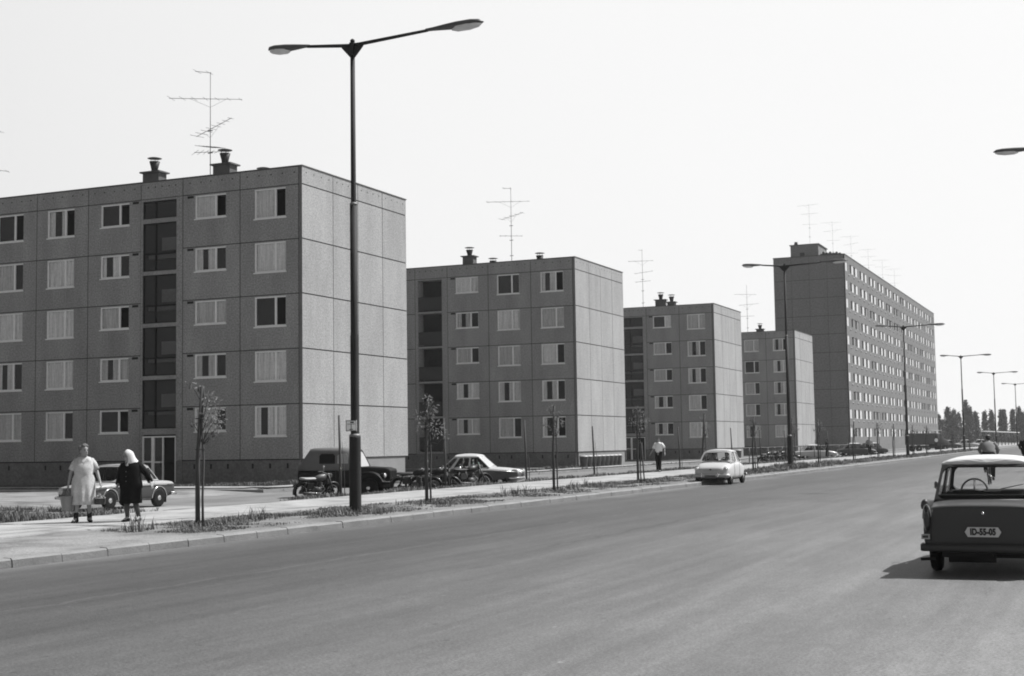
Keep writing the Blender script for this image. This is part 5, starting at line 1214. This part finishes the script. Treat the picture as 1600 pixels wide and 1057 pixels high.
# ------------------------------------------------------------------ poplars and far wood
M_pop = leaf_mat('poplar_leaf', .085, .25, .1); M_pb = gm('poplar_bark', .08, .9, .2, 2)
def poplar(x, y, h, w_, label, seed, tops=((0, 1),), dens=1.):
    r = random.Random(seed); root = empty('poplar_tree', (x, y, -.3), 0, label, 'tree', 'poplars beyond the end of the road')
    m = MB(); m.tube([(0, 0, 0), (0, 0, h * .5), (0, 0, h * .95)], [.3, .2, .04], 7)
    for k in range(9): a = r.uniform(0, 6.28); z = h * (.15 + .08 * k); m.tube([(0, 0, z), (cos(a) * w_ * .25, sin(a) * w_ * .25, z + h * .14)], [.07, .02], 5)
    m.build('trunk', M_pb, root); m = MB()
    for (ox, hh) in tops:
        H = h * hh; n = int(420 * dens)
        for _ in range(n):
            t = r.random() ** .85; rad = w_ * .5 * (sin(pi * min(1, t * .93 + .07)) ** .55) * (1 - .45 * t) * (1 + .25 * sin(t * 19 + seed) * r.random()); a = r.uniform(0, 2 * pi); q = r.random() ** .5
            p = Vector((ox + rad * q * cos(a), rad * q * sin(a), H * (.08 + .92 * t)))
            for _k in range(5):
                s_ = r.uniform(.18, .42); u = Vector((r.gauss(0, 1), r.gauss(0, 1), r.gauss(0, 1))).normalized(); v = u.cross(Vector((r.gauss(0, 1), r.gauss(0, 1), r.gauss(0, 1)))).normalized(); c = p + Vector((r.gauss(0, .3), r.gauss(0, .3), r.gauss(0, .4)))
                m.add([c - u * s_, c + v * s_ * .6, c + u * s_, c - v * s_ * .6], [(0, 1, 2, 3)])
    m.build('crown', M_pop, root, fix=False)
def PX(px): return -53.7 + .2144 * (px - 1487)
def PH(y): return (684.8 - y) * .2315 + 1.9
pops = [(1467, 649, 2.6, ((-.6, 1), (1.0, .8)), 'poplar half hidden by the right end of the slab'), (1484, 638, 4.0, ((-1.2, 1), (1.0, .92), (0, .7)), 'broad twin-topped poplar right of the slab'), (1494, 642, 3., ((0, .9),), 'poplar joined to the right flank of the broad twin-topped one'),
        (1512, 630, 2.6, ((-.6, 1.02), (.8, .86)), 'tallest thin-topped poplar right of the fourth lamp post'), (1523, 646, 3.4, ((0, 1), (-1, .8)), 'rounded poplar right of the tallest thin one'), (1536.5, 646, 2.4, ((0, 1),), 'slim poplar left of the cyclist'), (1549.5, 645, 2.4, ((0, 1),), 'slim poplar left of the fifth lamp post'),
        (1565.5, 644, 2.2, ((-.4, 1), (.6, 1)), 'slim twin-topped poplar right of the fifth lamp post'), (1581, 644, 2.2, ((0, 1),), 'slim poplar left of the farthest lamp post'), (1593, 641, 3., ((0, 1), (1.2, .85)), 'poplar behind the farthest lamp post'), (1604, 643, 2.8, ((0, 1),), 'poplar at the right edge of the picture')]
for i, (px, py, w_, tops, l) in enumerate(pops): poplar(PX(px), 520 + (i % 3) * 3, PH(py), w_ * 1.02, l, 60 + i, tops, 1.2)
m = MB(); r = random.Random(77)
for _ in range(15000):
    x = r.uniform(-75, -8); y = r.uniform(530, 545); hh = 4.0 + 1.5 * noise.noise(Vector((x * .18, 0, 0))) + 1. * noise.noise(Vector((x * .7, 0, 4))); z = hh * r.random() ** .7
    s_ = r.uniform(.25, .55); u = Vector((r.gauss(0, 1), r.gauss(0, 1), r.gauss(0, 1))).normalized(); v = u.cross(Vector((r.gauss(0, 1), r.gauss(0, 1), r.gauss(0, 1)))).normalized(); c = Vector((x, y, z - .3))
    m.add([c - u * s_, c + v * s_ * .7, c + u * s_, c - v * s_ * .7], [(0, 1, 2, 3)])
tag(m.build('undergrowth', M_pop, fix=False), None, None, kind='stuff')
# ------------------------------------------------------------------ people
M_wdress = gm('white_dress_cloth', .44, .95, .22, 5, .5, 9, var2=.12, scale2=30)
M_black = gm('black_cloth', .011, .95, .35, 4, .6, 10, spec=.08)
M_scarf = gm('white_headscarf', .6, .95, .05, 3, .2, 14)
M_shirt = gm('white_shirt_cloth', .72, .95, .05, 3, .3, 14)
M_trou = gm('dark_trousers', .014, .95, .2, 4, spec=.1)
M_shoe = gm('black_shoe', .012, .95, .2, 6)
M_hair_g = gm('grey_hair', .10, .85, .35, 30, .5, 60)
M_hair_k = gm('black_hair', .02, .8, .3, 30, .5, 60)
def skin_mesh(name, verts, edges, rad, mat, parent, root_i=0, sub=2):
    me = bpy.data.meshes.new(name); me.from_pydata(verts, edges, []); me.materials.append(mat)
    o = bpy.data.objects.new(name, me); COL.objects.link(o)
    md = o.modifiers.new('k', 'SKIN'); md.use_smooth_shade = True
    sv = me.skin_vertices[0].data
    for i, r_ in enumerate(rad): sv[i].radius = (r_, r_) if not isinstance(r_, tuple) else r_; sv[i].use_root = (i == root_i)
    s_ = o.modifiers.new('s', 'SUBSURF'); s_.levels = sub; s_.render_levels = sub
    bake(o); o.parent = parent; return o
def figure(parent, J, sc=1., mat=None, head_yaw=0, head_tilt=0, name='body', palms=True):
    """J: joint dict in metres, +y is the facing direction, x right. One skinned surface, head with features, hands with fingers."""
    V, E, Rd = [], [], []
    def add(p, r_, prev=None):
        V.append(Vector(p)); Rd.append(r_); i = len(V) - 1
        if prev is not None: E.append((prev, i))
        return i
    pel = add(J['pelvis'], (.15, .11)); wa_ = add(J['waist'], (.135, .10), pel); ch = add(J['chest'], (.15, .11), wa_); nk = add(J['neck'], .055, ch)
    hb = add(J['head'], .06, nk)
    for s in ('l', 'r'):
        sh = add(J['sh_' + s], .055, ch); el = add(J['el_' + s], .04, sh); wr = add(J['wr_' + s], .026, el)
        d = (Vector(J['wr_' + s]) - Vector(J['el_' + s])).normalized(); sx = 1 if s == 'r' else -1
        pm = add(Vector(J['wr_' + s]) + d * .055, (.036, .018), wr)
        side = Vector((0, 1, 0)) if abs(d.y) < .8 else Vector((0, 0, 1)); side = (side - d * side.dot(d)).normalized(); curl = d.cross(side) * (1 if d.cross(side).x * sx < 0 else -1)
        kn = add(Vector(V[pm]) + d * .035, (.038, .016), pm)
        for k, (o_, l) in enumerate(((.03, .062), (.011, .075), (-.010, .068), (-.030, .052))):
            a = add(V[kn] + side * o_ + d * .012, .0095, kn); b_ = add(V[a] + d * l * .5 + curl * l * .15, .0085, a); add(V[b_] + d * l * .32 + curl * l * .38, .0075, b_)
        a = add(V[pm] + side * .036 + d * .0, .0105, pm); add(V[a] + d * .04 + side * .018 + curl * .012, .0085, a)
        hp = add(J['hip_' + s], .09, pel); kn_ = add(J['kn_' + s], .056, hp); an = add(J['an_' + s], .036, kn_); he = add(Vector(J['an_' + s]) + Vector(J.get('ft_' + s, (0, .1, -.05))) , .036, an); add(Vector(V[he]) + Vector(J.get('ft_' + s, (0, .1, -.05))) * Vector((.6, .6, 0)).length * 0 + Vector((J.get('ft_' + s, (0, .1, 0))[0] * .7, J.get('ft_' + s, (0, .1, 0))[1] * .7, -.005)), .026, he)
    o = skin_mesh(name, V, E, Rd, mat or M_skin, parent, 0, 2)
    # head shape joined in as one mesh
    h = Vector(J['head']); M = Matrix.Translation(h) @ Matrix.Rotation(head_yaw, 4, 'Z') @ Matrix.Rotation(head_tilt, 4, 'X')
    m = MB(); R = []
    for (z, rx, ry, oy) in ((-.105, .03, .03, .045), (-.095, .045, .055, .035), (-.06, .058, .078, .018), (-.02, .066, .088, .008), (.02, .072, .092, .0), (.06, .075, .095, -.005), (.10, .066, .085, -.01), (.125, .045, .06, -.012), (.138, .012, .015, -.012)):
        ring = []
        for k in range(20):
            a = 2 * pi * k / 20; x = rx * cos(a); y = ry * sin(a) + oy
            if sin(a) > .9 and -.03 <= z <= .03: y += .012 if z < 0 else .004          # nose bridge
            if abs(abs(cos(a)) - .45) < .2 and sin(a) > 0 and abs(z - .02) < .01: y -= .010  # eye sockets
            ring.append(M @ Vector((x, y, z)))
        R.append(ring)
    m.rings(R, True, True)
    m.add([M @ Vector(p) for p in ((-.008, .096, .025), (.008, .096, .025), (.016, .098, -.028), (-.016, .098, -.028), (0, .125, -.024))], [(0, 1, 4), (1, 2, 4), (2, 3, 4), (3, 0, 4)], True)
    for s in (-1, 1): m.ell((0, 0, 0), .01, .02, .032, 8, 6, M @ T(s * .076, -.005, .0))
    m.add([M @ Vector(p) for p in ((-.026, .098, -.055), (.026, .098, -.055), (.02, .1, -.066), (-.02, .1, -.066))], [(0, 1, 2, 3)])
    me2 = m.mesh('h'); bm = bmesh.new(); bm.from_mesh(o.data); bm.from_mesh(me2); bm.to_mesh(o.data); bm.free(); bpy.data.meshes.remove(me2)
    for p in o.data.polygons: p.use_smooth = True
    # eyes and mouth as tiny dark inlays
    m = MB()
    for s in (-1, 1): m.ell((0, 0, 0), .014, .008, .008, 8, 5, M @ T(s * .03, .088, .022)); m.box(-.018, .018, -.003, .004, -.004, .004, M @ T(s * .03, .092, .044))
    m.box(-.024, .024, -.002, .006, -.004, .004, M @ T(0, .096, -.06)); m.build('facial_features', M_hair_k, o)
    return o, M
def cloth(rings_, n=28, wave=0, k=7, ph=0, rot=None):
    """rings_: (cx, cy, z, rx, ry[, wave])"""
    R = []
    for q in rings_:
        cx, cy, z, rx, ry = q[:5]; wv = q[5] if len(q) > 5 else wave
        R.append([Vector((cx + rx * cos(a) * (1 + wv * sin(k * a + ph + z * 2)), cy + ry * sin(a) * (1 + wv * sin(k * a + ph + z * 2)), z)) for a in [2 * pi * i / n for i in range(n)]])
    return R
def shell(par, name, mat, R, th=.006, closed=False):
    m = MB(); m.rings(R, closed, True); o = m.build(name, mat, par)
    s_ = o.modifiers.new('t', 'SOLIDIFY'); s_.thickness = th; s_.offset = 1; return o
def sleeve(par, pts, rad, mat, name='sleeve'):
    m = MB(); m.tube(pts, rad, 12, cap=False); o = m.build(name, mat, par); s_ = o.modifiers.new('t', 'SOLIDIFY'); s_.thickness = .006; s_.offset = 1; return o
def shoe(par, an, ft, mat=M_shoe, h=.05, boot=0.):
    a = Vector(an); f = Vector((ft[0], ft[1], 0)).normalized(); s_ = Vector((-f.y, f.x, 0)); z0 = a.z - .085; R = []
    for t, w_, hh in ((-.075, .02, .05), (-.06, .036, .075), (0, .042, .085), (.07, .045, .07), (.13, .048, .052), (.18, .036, .04), (.20, .015, .025)):
        c = a + f * t; R.append([Vector((c.x + s_.x * w_ * cos(q), c.y + s_.y * w_ * cos(q), z0 + max(0, .5 + .5 * sin(q)) * hh * 1.0)) for q in [2 * pi * k / 12 for k in range(12)]])
    m = MB(); m.rings(R, True, True)
    if boot: m.tube([a + Vector((0, 0, -.04)), a + Vector((0, 0, boot))], [.05, .052], 12)
    return m.build('shoe', mat, par)

# woman in a white dress: facing the camera-left/front, head turned to her companion
rz = radians(-143)
W1 = empty('person', (-19.75, 22.95, .125), rz, 'grey-haired woman in a white short-sleeved dress carrying a bucket and a can', 'person')
J = dict(pelvis=(0, 0, .88), waist=(0, .0, 1.02), chest=(0, .0, 1.22), neck=(0, .01, 1.37), head=(0, .03, 1.47), sh_l=(-.155, 0, 1.29), el_l=(-.265, .0, 1.04), wr_l=(-.33, .10, .84), sh_r=(.155, 0, 1.29), el_r=(.26, -.03, 1.04), wr_r=(.30, .0, .80),
         hip_l=(-.09, 0, .84), kn_l=(-.11, .03, .46), an_l=(-.12, -.02, .09), hip_r=(.09, 0, .84), kn_r=(.12, .06, .46), an_r=(.14, .10, .09), ft_l=(-.02, .09, -.04), ft_r=(.03, .09, -.04))
bo, HM = figure(W1, J, head_yaw=radians(38))
shell(W1, 'dress', M_wdress, cloth([(0, .01, 1.36, .07, .06), (0, .0, 1.345, .13, .085), (0, 0, 1.315, .165, .105), (0, 0, 1.27, .20, .125), (0, .01, 1.20, .205, .145), (0, .03, 1.12, .20, .17), (0, .02, 1.0, .185, .145), (0, .02, .90, .225, .165, .01), (0, .02, .75, .235, .175, .03), (0, .03, .60, .23, .18, .07), (0, .03, .45, .225, .185, .10), (0, .03, .37, .225, .185, .12)], 44, k=9))
for s in (-1, 1):
    sh, el = Vector(J['sh_r' if s > 0 else 'sh_l']), Vector(J['el_r' if s > 0 else 'el_l'])
    sleeve(W1, [sh + Vector((-s * .03, 0, .01)), sh.lerp(el, .3), sh.lerp(el, .8)], [.062, .066, .068], M_wdress)
    a = J['an_r' if s > 0 else 'an_l']; shoe(W1, a, J['ft_r' if s > 0 else 'ft_l'], boot=.12)
m = MB(); m.add([(-.07, .125, 1.335), (0, .15, 1.23), (.07, .125, 1.335), (.11, .12, 1.27), (0, .17, 1.18), (-.11, .12, 1.27)], [(0, 1, 4, 5), (1, 2, 3, 4)])
for k in range(6): m.ell((0, .188 - .004 * k, 1.15 - k * .09), .009, .006, .009, 8, 5)
m.build('collar', M_wdress, W1, fix=False)
m = MB()
for (x, y, z, a) in ((0, -.035, .06, .1), (-.05, -.02, .08, .065), (.05, -.02, .08, .065), (0, .02, .118, .07), (-.03, .05, .115, .04), (.03, .05, .115, .04), (0, -.06, .0, .08), (-.062, -.03, .02, .04), (.062, -.03, .02, .04)): m.ell((0, 0, 0), a, a * .85, a * .75, 12, 8, HM @ T(x, y, z))
m.build('hair', M_hair_g, bo)
def world(root, p): return root.matrix_basis @ Vector(p)
bpy.context.view_layer.update()
hr = world(W1, J['wr_r']) + Vector((0, 0, -.10))
B = empty('bucket', (hr.x - .02, hr.y, hr.z - .44), .3, 'grey bucket with bail handle carried by the woman in white', 'bucket')
m = MB(); m.lathe([(.11, 0), (.115, .01), (.155, .27), (.163, .275), (.163, .29), (.15, .29), (.108, .02)], 24); m.build('pail', gm('bucket_enamel', .22, .45, .15, 5), B)
m = MB(); m.torus((0, 0, .28), .155, .005, 'x', 20, 5, 0, pi); m.build('handle', M_blk, B)
m = MB(); m.lathe([(.02, .285), (.08, .30), (.14, .286)], 18, cap=False); m.build('contents', gm('wrapped_goods', .3, .8, .2, 9), B)
hl = world(W1, J['wr_l']) + Vector((0, 0, -.11))
B = empty('enamel_can', (hl.x, hl.y, hl.z - .36), 0, 'shiny lidded can hanging from the left hand of the woman in white', 'can')
m = MB(); m.lathe([(.10, 0), (.115, .02), (.118, .10), (.10, .15), (.06, .17)], 20); m.build('pot', gm('can_dark', .03, .35, .2, 5), B)
m = MB(); m.lathe([(.122, .125), (.118, .14), (.07, .185), (.02, .20), (.02, .225), (.005, .23)], 20); m.build('lid', M_chr, B)
m = MB(); m.torus((0, 0, .13), .115, .005, 'x', 16, 5, .1, pi - .1); m.tube([(0, 0, .245), (0, 0, .36)], .004, 4); m.build('handle', M_blk, B)

# woman in black with a white headscarf, in mid-stride towards the left
W2 = empty('person', (-18.92, 23.45, .125), radians(194), 'woman in a black coat and white headscarf walking beside the woman in white', 'person')
J = dict(pelvis=(0, 0, .82), waist=(0, .03, .96), chest=(0, .06, 1.12), neck=(0, .10, 1.26), head=(0, .15, 1.345), sh_r=(.165, .05, 1.19), el_r=(.25, .0, .96), wr_r=(.25, .12, .76), sh_l=(-.165, .05, 1.19), el_l=(-.31, -.06, .99), wr_l=(-.43, .02, .81),
         hip_l=(-.08, 0, .78), kn_l=(-.10, .04, .43), an_l=(-.15, -.04, .09), hip_r=(.08, 0, .78), kn_r=(.07, .08, .43), an_r=(.04, .10, .09), ft_l=(-.01, .10, -.04), ft_r=(.01, .10, -.05))
bo, HM = figure(W2, J, head_yaw=radians(-28), head_tilt=radians(-14))
shell(W2, 'coat', M_black, cloth([(0, .10, 1.25, .075, .065), (0, .08, 1.235, .14, .09), (0, .065, 1.19, .20, .125), (0, .065, 1.10, .215, .15), (0, .06, .98, .21, .16), (0, .04, .86, .225, .17, .01), (0, .03, .80, .235, .18, .02), (0, .03, .70, .238, .18, .03), (0, .03, .69, .22, .165, .02), (0, .03, .55, .22, .17, .04), (0, .03, .38, .225, .18, .05)], 40, k=7))
m = MB()
for k in range(3): m.ell((.02, .222 - .004 * k, 1.04 - k * .1), .014, .008, .014, 10, 6)
m.build('button', gm('coat_button', .08, .3, .1, 9), W2)
for s in (-1, 1):
    q = 'r' if s > 0 else 'l'; sh, el, wr = Vector(J['sh_' + q]), Vector(J['el_' + q]), Vector(J['wr_' + q])
    sleeve(W2, [sh + Vector((-s * .04, 0, .015)), sh.lerp(el, .35), el, el.lerp(wr, .92)], [.07, .07, .062, .05], M_black); shoe(W2, J['an_' + q], J['ft_' + q])
    m = MB(); m.tube([Vector(J['kn_' + q]), Vector(J['kn_' + q]).lerp(Vector(J['an_' + q]), .4), Vector(J['an_' + q])], [.06, .056, .04], 12); m.build('stocking', gm('dark_stocking', .05, .8, .15, 8), W2)
R = []
for (z, rx, ry, oy, gap) in ((-.235, .115, .10, -.165, 1.2), (-.19, .125, .14, -.125, 1.0), (-.13, .108, .145, -.075, .5), (-.08, .096, .135, -.045, .55), (-.02, .094, .122, -.026, .72), (.04, .092, .116, -.018, .74), (.085, .086, .108, -.016, .5), (.12, .07, .088, -.018, .02), (.15, .035, .05, -.022, .02), (.158, .006, .01, -.022, .02)):
    R.append([HM @ Vector((rx * cos(a_), ry * sin(a_) + oy, z - .03 * max(0, -sin(a_)))) for a_ in [pi / 2 + gap + (2 * pi - 2 * gap) * k / 32 for k in range(33)]])
m = MB(); m.rings(R, False, True, closed=False)
for s in (-1, 1): m.rings([[HM @ Vector(p) for p in ((s * .07, .05, -.08), (s * .02, .09, -.11))], [HM @ Vector(p) for p in ((s * .04, .08, -.15), (s * .005, .10, -.15))], [HM @ Vector(p) for p in ((s * .06, .09, -.26), (s * .015, .115, -.25))], [HM @ Vector(p) for p in ((s * .045, .09, -.33), (s * .035, .10, -.33))]], False, True, closed=False)
o = m.build('headscarf', M_scarf, bo, fix=False); o.modifiers.new('t', 'SOLIDIFY').thickness = .006

def walker(loc, rz, label, shirt, trou, h=1.74, hair=None, arms='man', simple=False):
    f = h / 1.74; root = empty('person', loc, rz, label, 'person', None, (f, f, f))
    J = dict(pelvis=(0, 0, .94), waist=(0, 0, 1.08), chest=(0, 0, 1.30), neck=(0, .0, 1.50), head=(0, .02, 1.60), sh_l=(-.18, 0, 1.42), el_l=(-.30, -.03, 1.18), wr_l=(-.36, .06, .96), sh_r=(.18, 0, 1.42), el_r=(.30, -.02, 1.17), wr_r=(.40, .05, .97),
             hip_l=(-.09, 0, .90), kn_l=(-.08, .05, .49), an_l=(-.06, .02, .085), hip_r=(.09, 0, .90), kn_r=(.06, .08, .49), an_r=(.03, .12, .10), ft_l=(-.02, .10, -.04), ft_r=(.02, .10, -.04))
    bo, HM = figure(root, J)
    shell(root, 'shirt', shirt, cloth([(0, 0, 1.49, .07, .06), (0, 0, 1.47, .13, .085), (0, 0, 1.42, .20, .12), (0, 0, 1.30, .205, .135), (0, 0, 1.15, .185, .125), (0, 0, 1.02, .185, .125, .02), (0, 0, .98, .18, .12, .02)], 28))
    for s in (-1, 1):
        q = 'r' if s > 0 else 'l'; sh, el = Vector(J['sh_' + q]), Vector(J['el_' + q])
        sleeve(root, [sh + Vector((-s * .04, 0, .015)), sh.lerp(el, .4), sh.lerp(el, .92)], [.066, .072, .076], shirt); shoe(root, J['an_' + q], J['ft_' + q])
        hp, kn, an = Vector(J['hip_' + q]), Vector(J['kn_' + q]), Vector(J['an_' + q])
        m = MB(); m.tube([hp + Vector((0, 0, .13)), hp, kn, an + Vector((0, 0, .01))], [.12, .105, .075, .06], 12); m.build('trousers', trou, root)
    m = MB()
    for (x, y, z, a) in ((0, -.025, .05, .092), (0, 0, .085, .08), (0, -.05, .0, .07)): m.ell((0, 0, 0), a, a, a * .8, 12, 8, HM @ T(x, y, z))
    m.build('hair', hair or M_hair_k, bo); return root
wk = walker((-21.15, 67.0, .125), radians(172), 'man in a white short-sleeved shirt and dark trousers walking on the pavement', M_shirt, M_trou, 1.74)
walker((-20.9, 130.5, .12), radians(-150), 'distant pedestrian in grey shirt and dark shorts standing left of the lorry', gm('grey_shirt', .2, .9, .1, 5), M_trou, 1.72)
walker((-22.6, 119.0, .0), radians(90), 'distant dark-clothed figure beside a sapling, in front of the parked cars', M_black, M_trou, 1.75)

# cyclists riding away
def cyclist(loc, rz, label, shirt, grp=None):
    bl = label[1]; B = empty('bicycle', loc, rz, bl, 'bicycle')
    for y in (.52, -.52):
        m = MB(); m.torus((0, y, .34), .322, .018, 'x', 28, 6); wh = m.build('wheel', M_tyre, B)
        m = MB(); [m.tube([(0, y, .34), (0, y + .31 * cos(k * pi / 9), .34 + .31 * sin(k * pi / 9))], .0018, 3) for k in range(18)]; m.tube([(-.04, y, .34), (.04, y, .34)], .02, 8); m.build('spokes', M_chr, wh)
        m = MB(); m.torus((0, y, .34), .35, .02, 'x', 14, 5, .6 if y > 0 else 1., 2.2 if y > 0 else 3.2, rw=.028); m.build('mudguard', M_blk, B)
    m = MB(); m.tube([(0, -.12, .28), (0, -.22, .80)], .014, 6); m.tube([(0, -.12, .28), (0, .36, .80)], .014, 6); m.tube([(0, -.2, .72), (0, .35, .86)], .014, 6); m.tube([(0, .33, .92), (0, .52, .34)], .014, 6)
    for s in (-1, 1): m.tube([(s * .05, -.52, .34), (s * .02, -.21, .74)], .009, 5); m.tube([(s * .05, -.52, .34), (s * .03, -.12, .28)], .009, 5)
    m.build('frame', M_blk, B); m = MB(); m.tube([(-.29, .18, 1.0), (-.2, .3, 1.02), (0, .34, .97), (.2, .3, 1.02), (.29, .18, 1.0)], .011, 6); m.build('handlebar', M_chr, B)
    m = MB(); m.ell((0, -.25, .86), .10, .14, .04); m.build('saddle', M_seat, B); m = MB(); m.tube([(-.08, -.12, .28), (.08, -.12, .28)], .02, 6); m.torus((.05, -.12, .28), .09, .008, 'x', 16, 5); m.box(.08, .17, -.08, .0, .13, .155); m.box(-.17, -.08, -.24, -.16, .41, .435); m.build('pedals', M_chr, B)
    root = empty('person', loc, rz, label[0], 'person')
    J = dict(pelvis=(0, -.24, .96), waist=(0, -.20, 1.08), chest=(0, -.06, 1.30), neck=(0, .05, 1.47), head=(0, .12, 1.56), sh_l=(-.19, 0, 1.41), el_l=(-.30, .04, 1.18), wr_l=(-.27, .18, 1.06), sh_r=(.19, 0, 1.41), el_r=(.30, .04, 1.18), wr_r=(.27, .18, 1.06),
             hip_l=(-.10, -.20, .92), kn_l=(-.12, .12, .78), an_l=(-.12, -.14, .48), hip_r=(.10, -.20, .92), kn_r=(.12, .10, .62), an_r=(.12, -.04, .24), ft_l=(0, .10, -.05), ft_r=(0, .10, -.05))
    bo, HM = figure(root, J, head_tilt=radians(-10))
    R = []
    for (cy, z, rx, ry) in ((.05, 1.46, .07, .07), (.03, 1.44, .14, .09), (-.01, 1.38, .215, .13), (-.07, 1.27, .225, .15), (-.14, 1.17, .20, .15), (-.18, 1.10, .195, .15), (-.19, 1.07, .19, .15)): R.append([Vector((rx * cos(a), cy + ry * sin(a), z - .25 * ry * sin(a))) for a in [2 * pi * i / 28 for i in range(28)]])
    shell(root, 'shirt', shirt, R)
    for s in (-1, 1):
        q = 'r' if s > 0 else 'l'; sh, el, wr = Vector(J['sh_' + q]), Vector(J['el_' + q]), Vector(J['wr_' + q]); sleeve(root, [sh + Vector((-s * .04, -.01, .01)), sh.lerp(el, .5), el, wr.lerp(el, .2)], [.09, .075, .06, .05], shirt); shoe(root, J['an_' + q], J['ft_' + q])
        hp, kn, an = Vector(J['hip_' + q]), Vector(J['kn_' + q]), Vector(J['an_' + q]); m = MB(); m.tube([hp + Vector((-s * .04, .03, .20)), hp + Vector((0, -.03, .08)), hp, kn, an + Vector((0, 0, .02))], [.12, .15, .125, .08, .06], 12); m.build('trousers', M_trou, root)
    m = MB()
    for (x, y, z, a) in ((0, -.025, .05, .092), (0, 0, .085, .08), (0, -.05, .0, .08)): m.ell((0, 0, 0), a, a, a * .85, 12, 8, HM @ T(x, y, z))
    m.build('hair', M_hair_k, bo)
cyclist((-4.03, 50.2, 0), radians(1), ('cyclist in a grey jacket riding away beyond the dark saloon', 'bicycle ridden by the cyclist in the grey jacket'), gm('grey_jacket', .19, .9, .08, 4))
cyclist((-3.83, 68.5, 0), 0, ('dark-clothed cyclist farther along the road at the right edge', 'bicycle of the dark-clothed cyclist at the right edge'), M_black)

# ------------------------------------------------------------------ distant vehicles
far_st = [(2.05, .55, .42, .62, .3), (1.98, .70, .34, .72, .3), (1.3, .77, .27, .85, .2), (.8, .775, .25, .89, .1), (0, .775, .25, .90, 0), (-1.3, .775, .27, .90, .1), (-1.9, .74, .33, .82, .2), (-2.05, .66, .4, .72, .3)]
def far_car(loc, rz, label, paint, roof, name='parked_car', grp='distant parked cars'):
    return car(name, loc, rz, label, dict(paint=paint, roof=roof, w=.775, r=.30, axles=(1.2, -1.2), well=.35, st=far_st, tw=.15, hub=.4, glass=M_cgd,
        gh=dict(z0=.90, z1=1.39, A0=(.70, .80), A1=(.57, .30), C1=(.56, -.85), C0=(.67, -1.35), cells=[((0, 0), (.46, .40), (.06, .04, .03, .04), .1), ((.46, .40), (1, 1), (.04, .18, .03, .04), .15)]),
        extras=[('front_bumper', M_chr, bumper(2.1, .76, .42)), ('rear_bumper', M_chr, bumper(-2.1, .76, .42, dirn=-1)), ('headlight', M_lens, disc(.55, 1.97, .6, .09)), ('headlight', M_lens, disc(-.55, 1.97, .6, .09)), ('number_plate', gm('plate_white', .55, .6, .05, 5), boxes((-.2, .2, -2.16, -2.15, .4, .5)))]), group=grp)
far_car((-26.6, 134.0, AL + .05), radians(-62), 'pale saloon parked before the dark gable of the slab', P_ml, P_wl)
far_car((-25.5, 150.5, AL + .1), radians(-70), 'dark distant saloon left of the third lamp post', P_tr, P_pale)
far_car((-25.0, 158., AL + .1), radians(-30), 'distant pale-roofed saloon between the third lamp post and the dark figure', P_gz, P_wh)
for x, y, p1_, p2_, l in ((-26.0, 226, P_wl, P_wh, 'pale distant car just right of the lorry'), (-24.8, 233, P_wb, P_ml, 'grey distant car left of the fourth lamp post'), (-23.2, 246, P_wh, P_wh, 'white distant car right of the fourth lamp post'), (-21.8, 258, P_ml, P_wh, 'pale distant car left of the cyclist head')):
    far_car((x, y, -.15), radians(-70), l, p1_, p2_)
root = empty('lorry', (-24.2, 199, -.2), -radians(52), 'dark box-bodied lorry parked before the far end of the slab', 'lorry'); P_lo = gm('lorry_dark_paint', .025, .5, .1, 1)
m = MB(); m.box(-1.05, 1.05, -2.6, .9, .95, 2.55); m.build('cargo_box', P_lo, root, bevel=.05)
m = MB(); m.rings([[Vector((x, y, z)) for x, z in ((-w_, .7), (w_, .7), (w_, z1 - .3), (w_ * .9, z1), (-w_ * .9, z1), (-w_, z1 - .3))] for y, w_, z1 in ((1.05, 1.0, 2.45), (1.2, 1.0, 2.55), (1.9, .98, 2.5), (2.35, .95, 1.75), (2.9, .85, 1.6), (3.25, .75, 1.35))], True, True); cb_ = m.build('cab', P_lo, root, bevel=.04)
m = MB(); [m.box(s * .985 - .02, s * .985 + .02, 1.3, 1.9, 1.75, 2.3) for s in (-1, 1)]; m.build('side_window', gm('lorry_glass', .12, .2, .2, 2), cb_)
m = MB(); m.box(-1., 1., -2.5, 3.1, .55, .8); m.build('chassis', M_und, root)
for y in (2.4, -1.6):
    for s in (-1, 1): wheel(root, s * .88, y, .46, .25, s, .3, P_lo)
for s in (-1, 1): m = MB(); disc(s * .65, 3.2, 1.05, .14)(m); m.build('headlight', M_lens, root)
m = MB(); m.lathe([(.26, 0), (.26, .02)], 20, T(1.06, 1.0, 1.55) @ Matrix.Rotation(pi / 2, 4, 'Y')); m.build('round_badge', gm('badge_white', .7, .6, .05, 3), root)
# ------------------------------------------------------------------ air
hz = MB(); hz.box(-160, 70, -45, 640, -2.2, 48)
hm = bpy.data.materials.new('haze_air'); hm.use_nodes = True; n_ = hm.node_tree.nodes; n_.remove(n_['Principled BSDF'])
pv = n_.new('ShaderNodeVolumePrincipled'); pv.inputs['Color'].default_value = (.95, .95, .95, 1); pv.inputs['Density'].default_value = .0002; pv.inputs['Anisotropy'].default_value = .3
hm.node_tree.links.new(pv.outputs[0], n_['Material Output'].inputs['Volume'])
ho = hz.build('haze', hm); ho['kind'] = 'stuff'
bpy.context.view_layer.update()
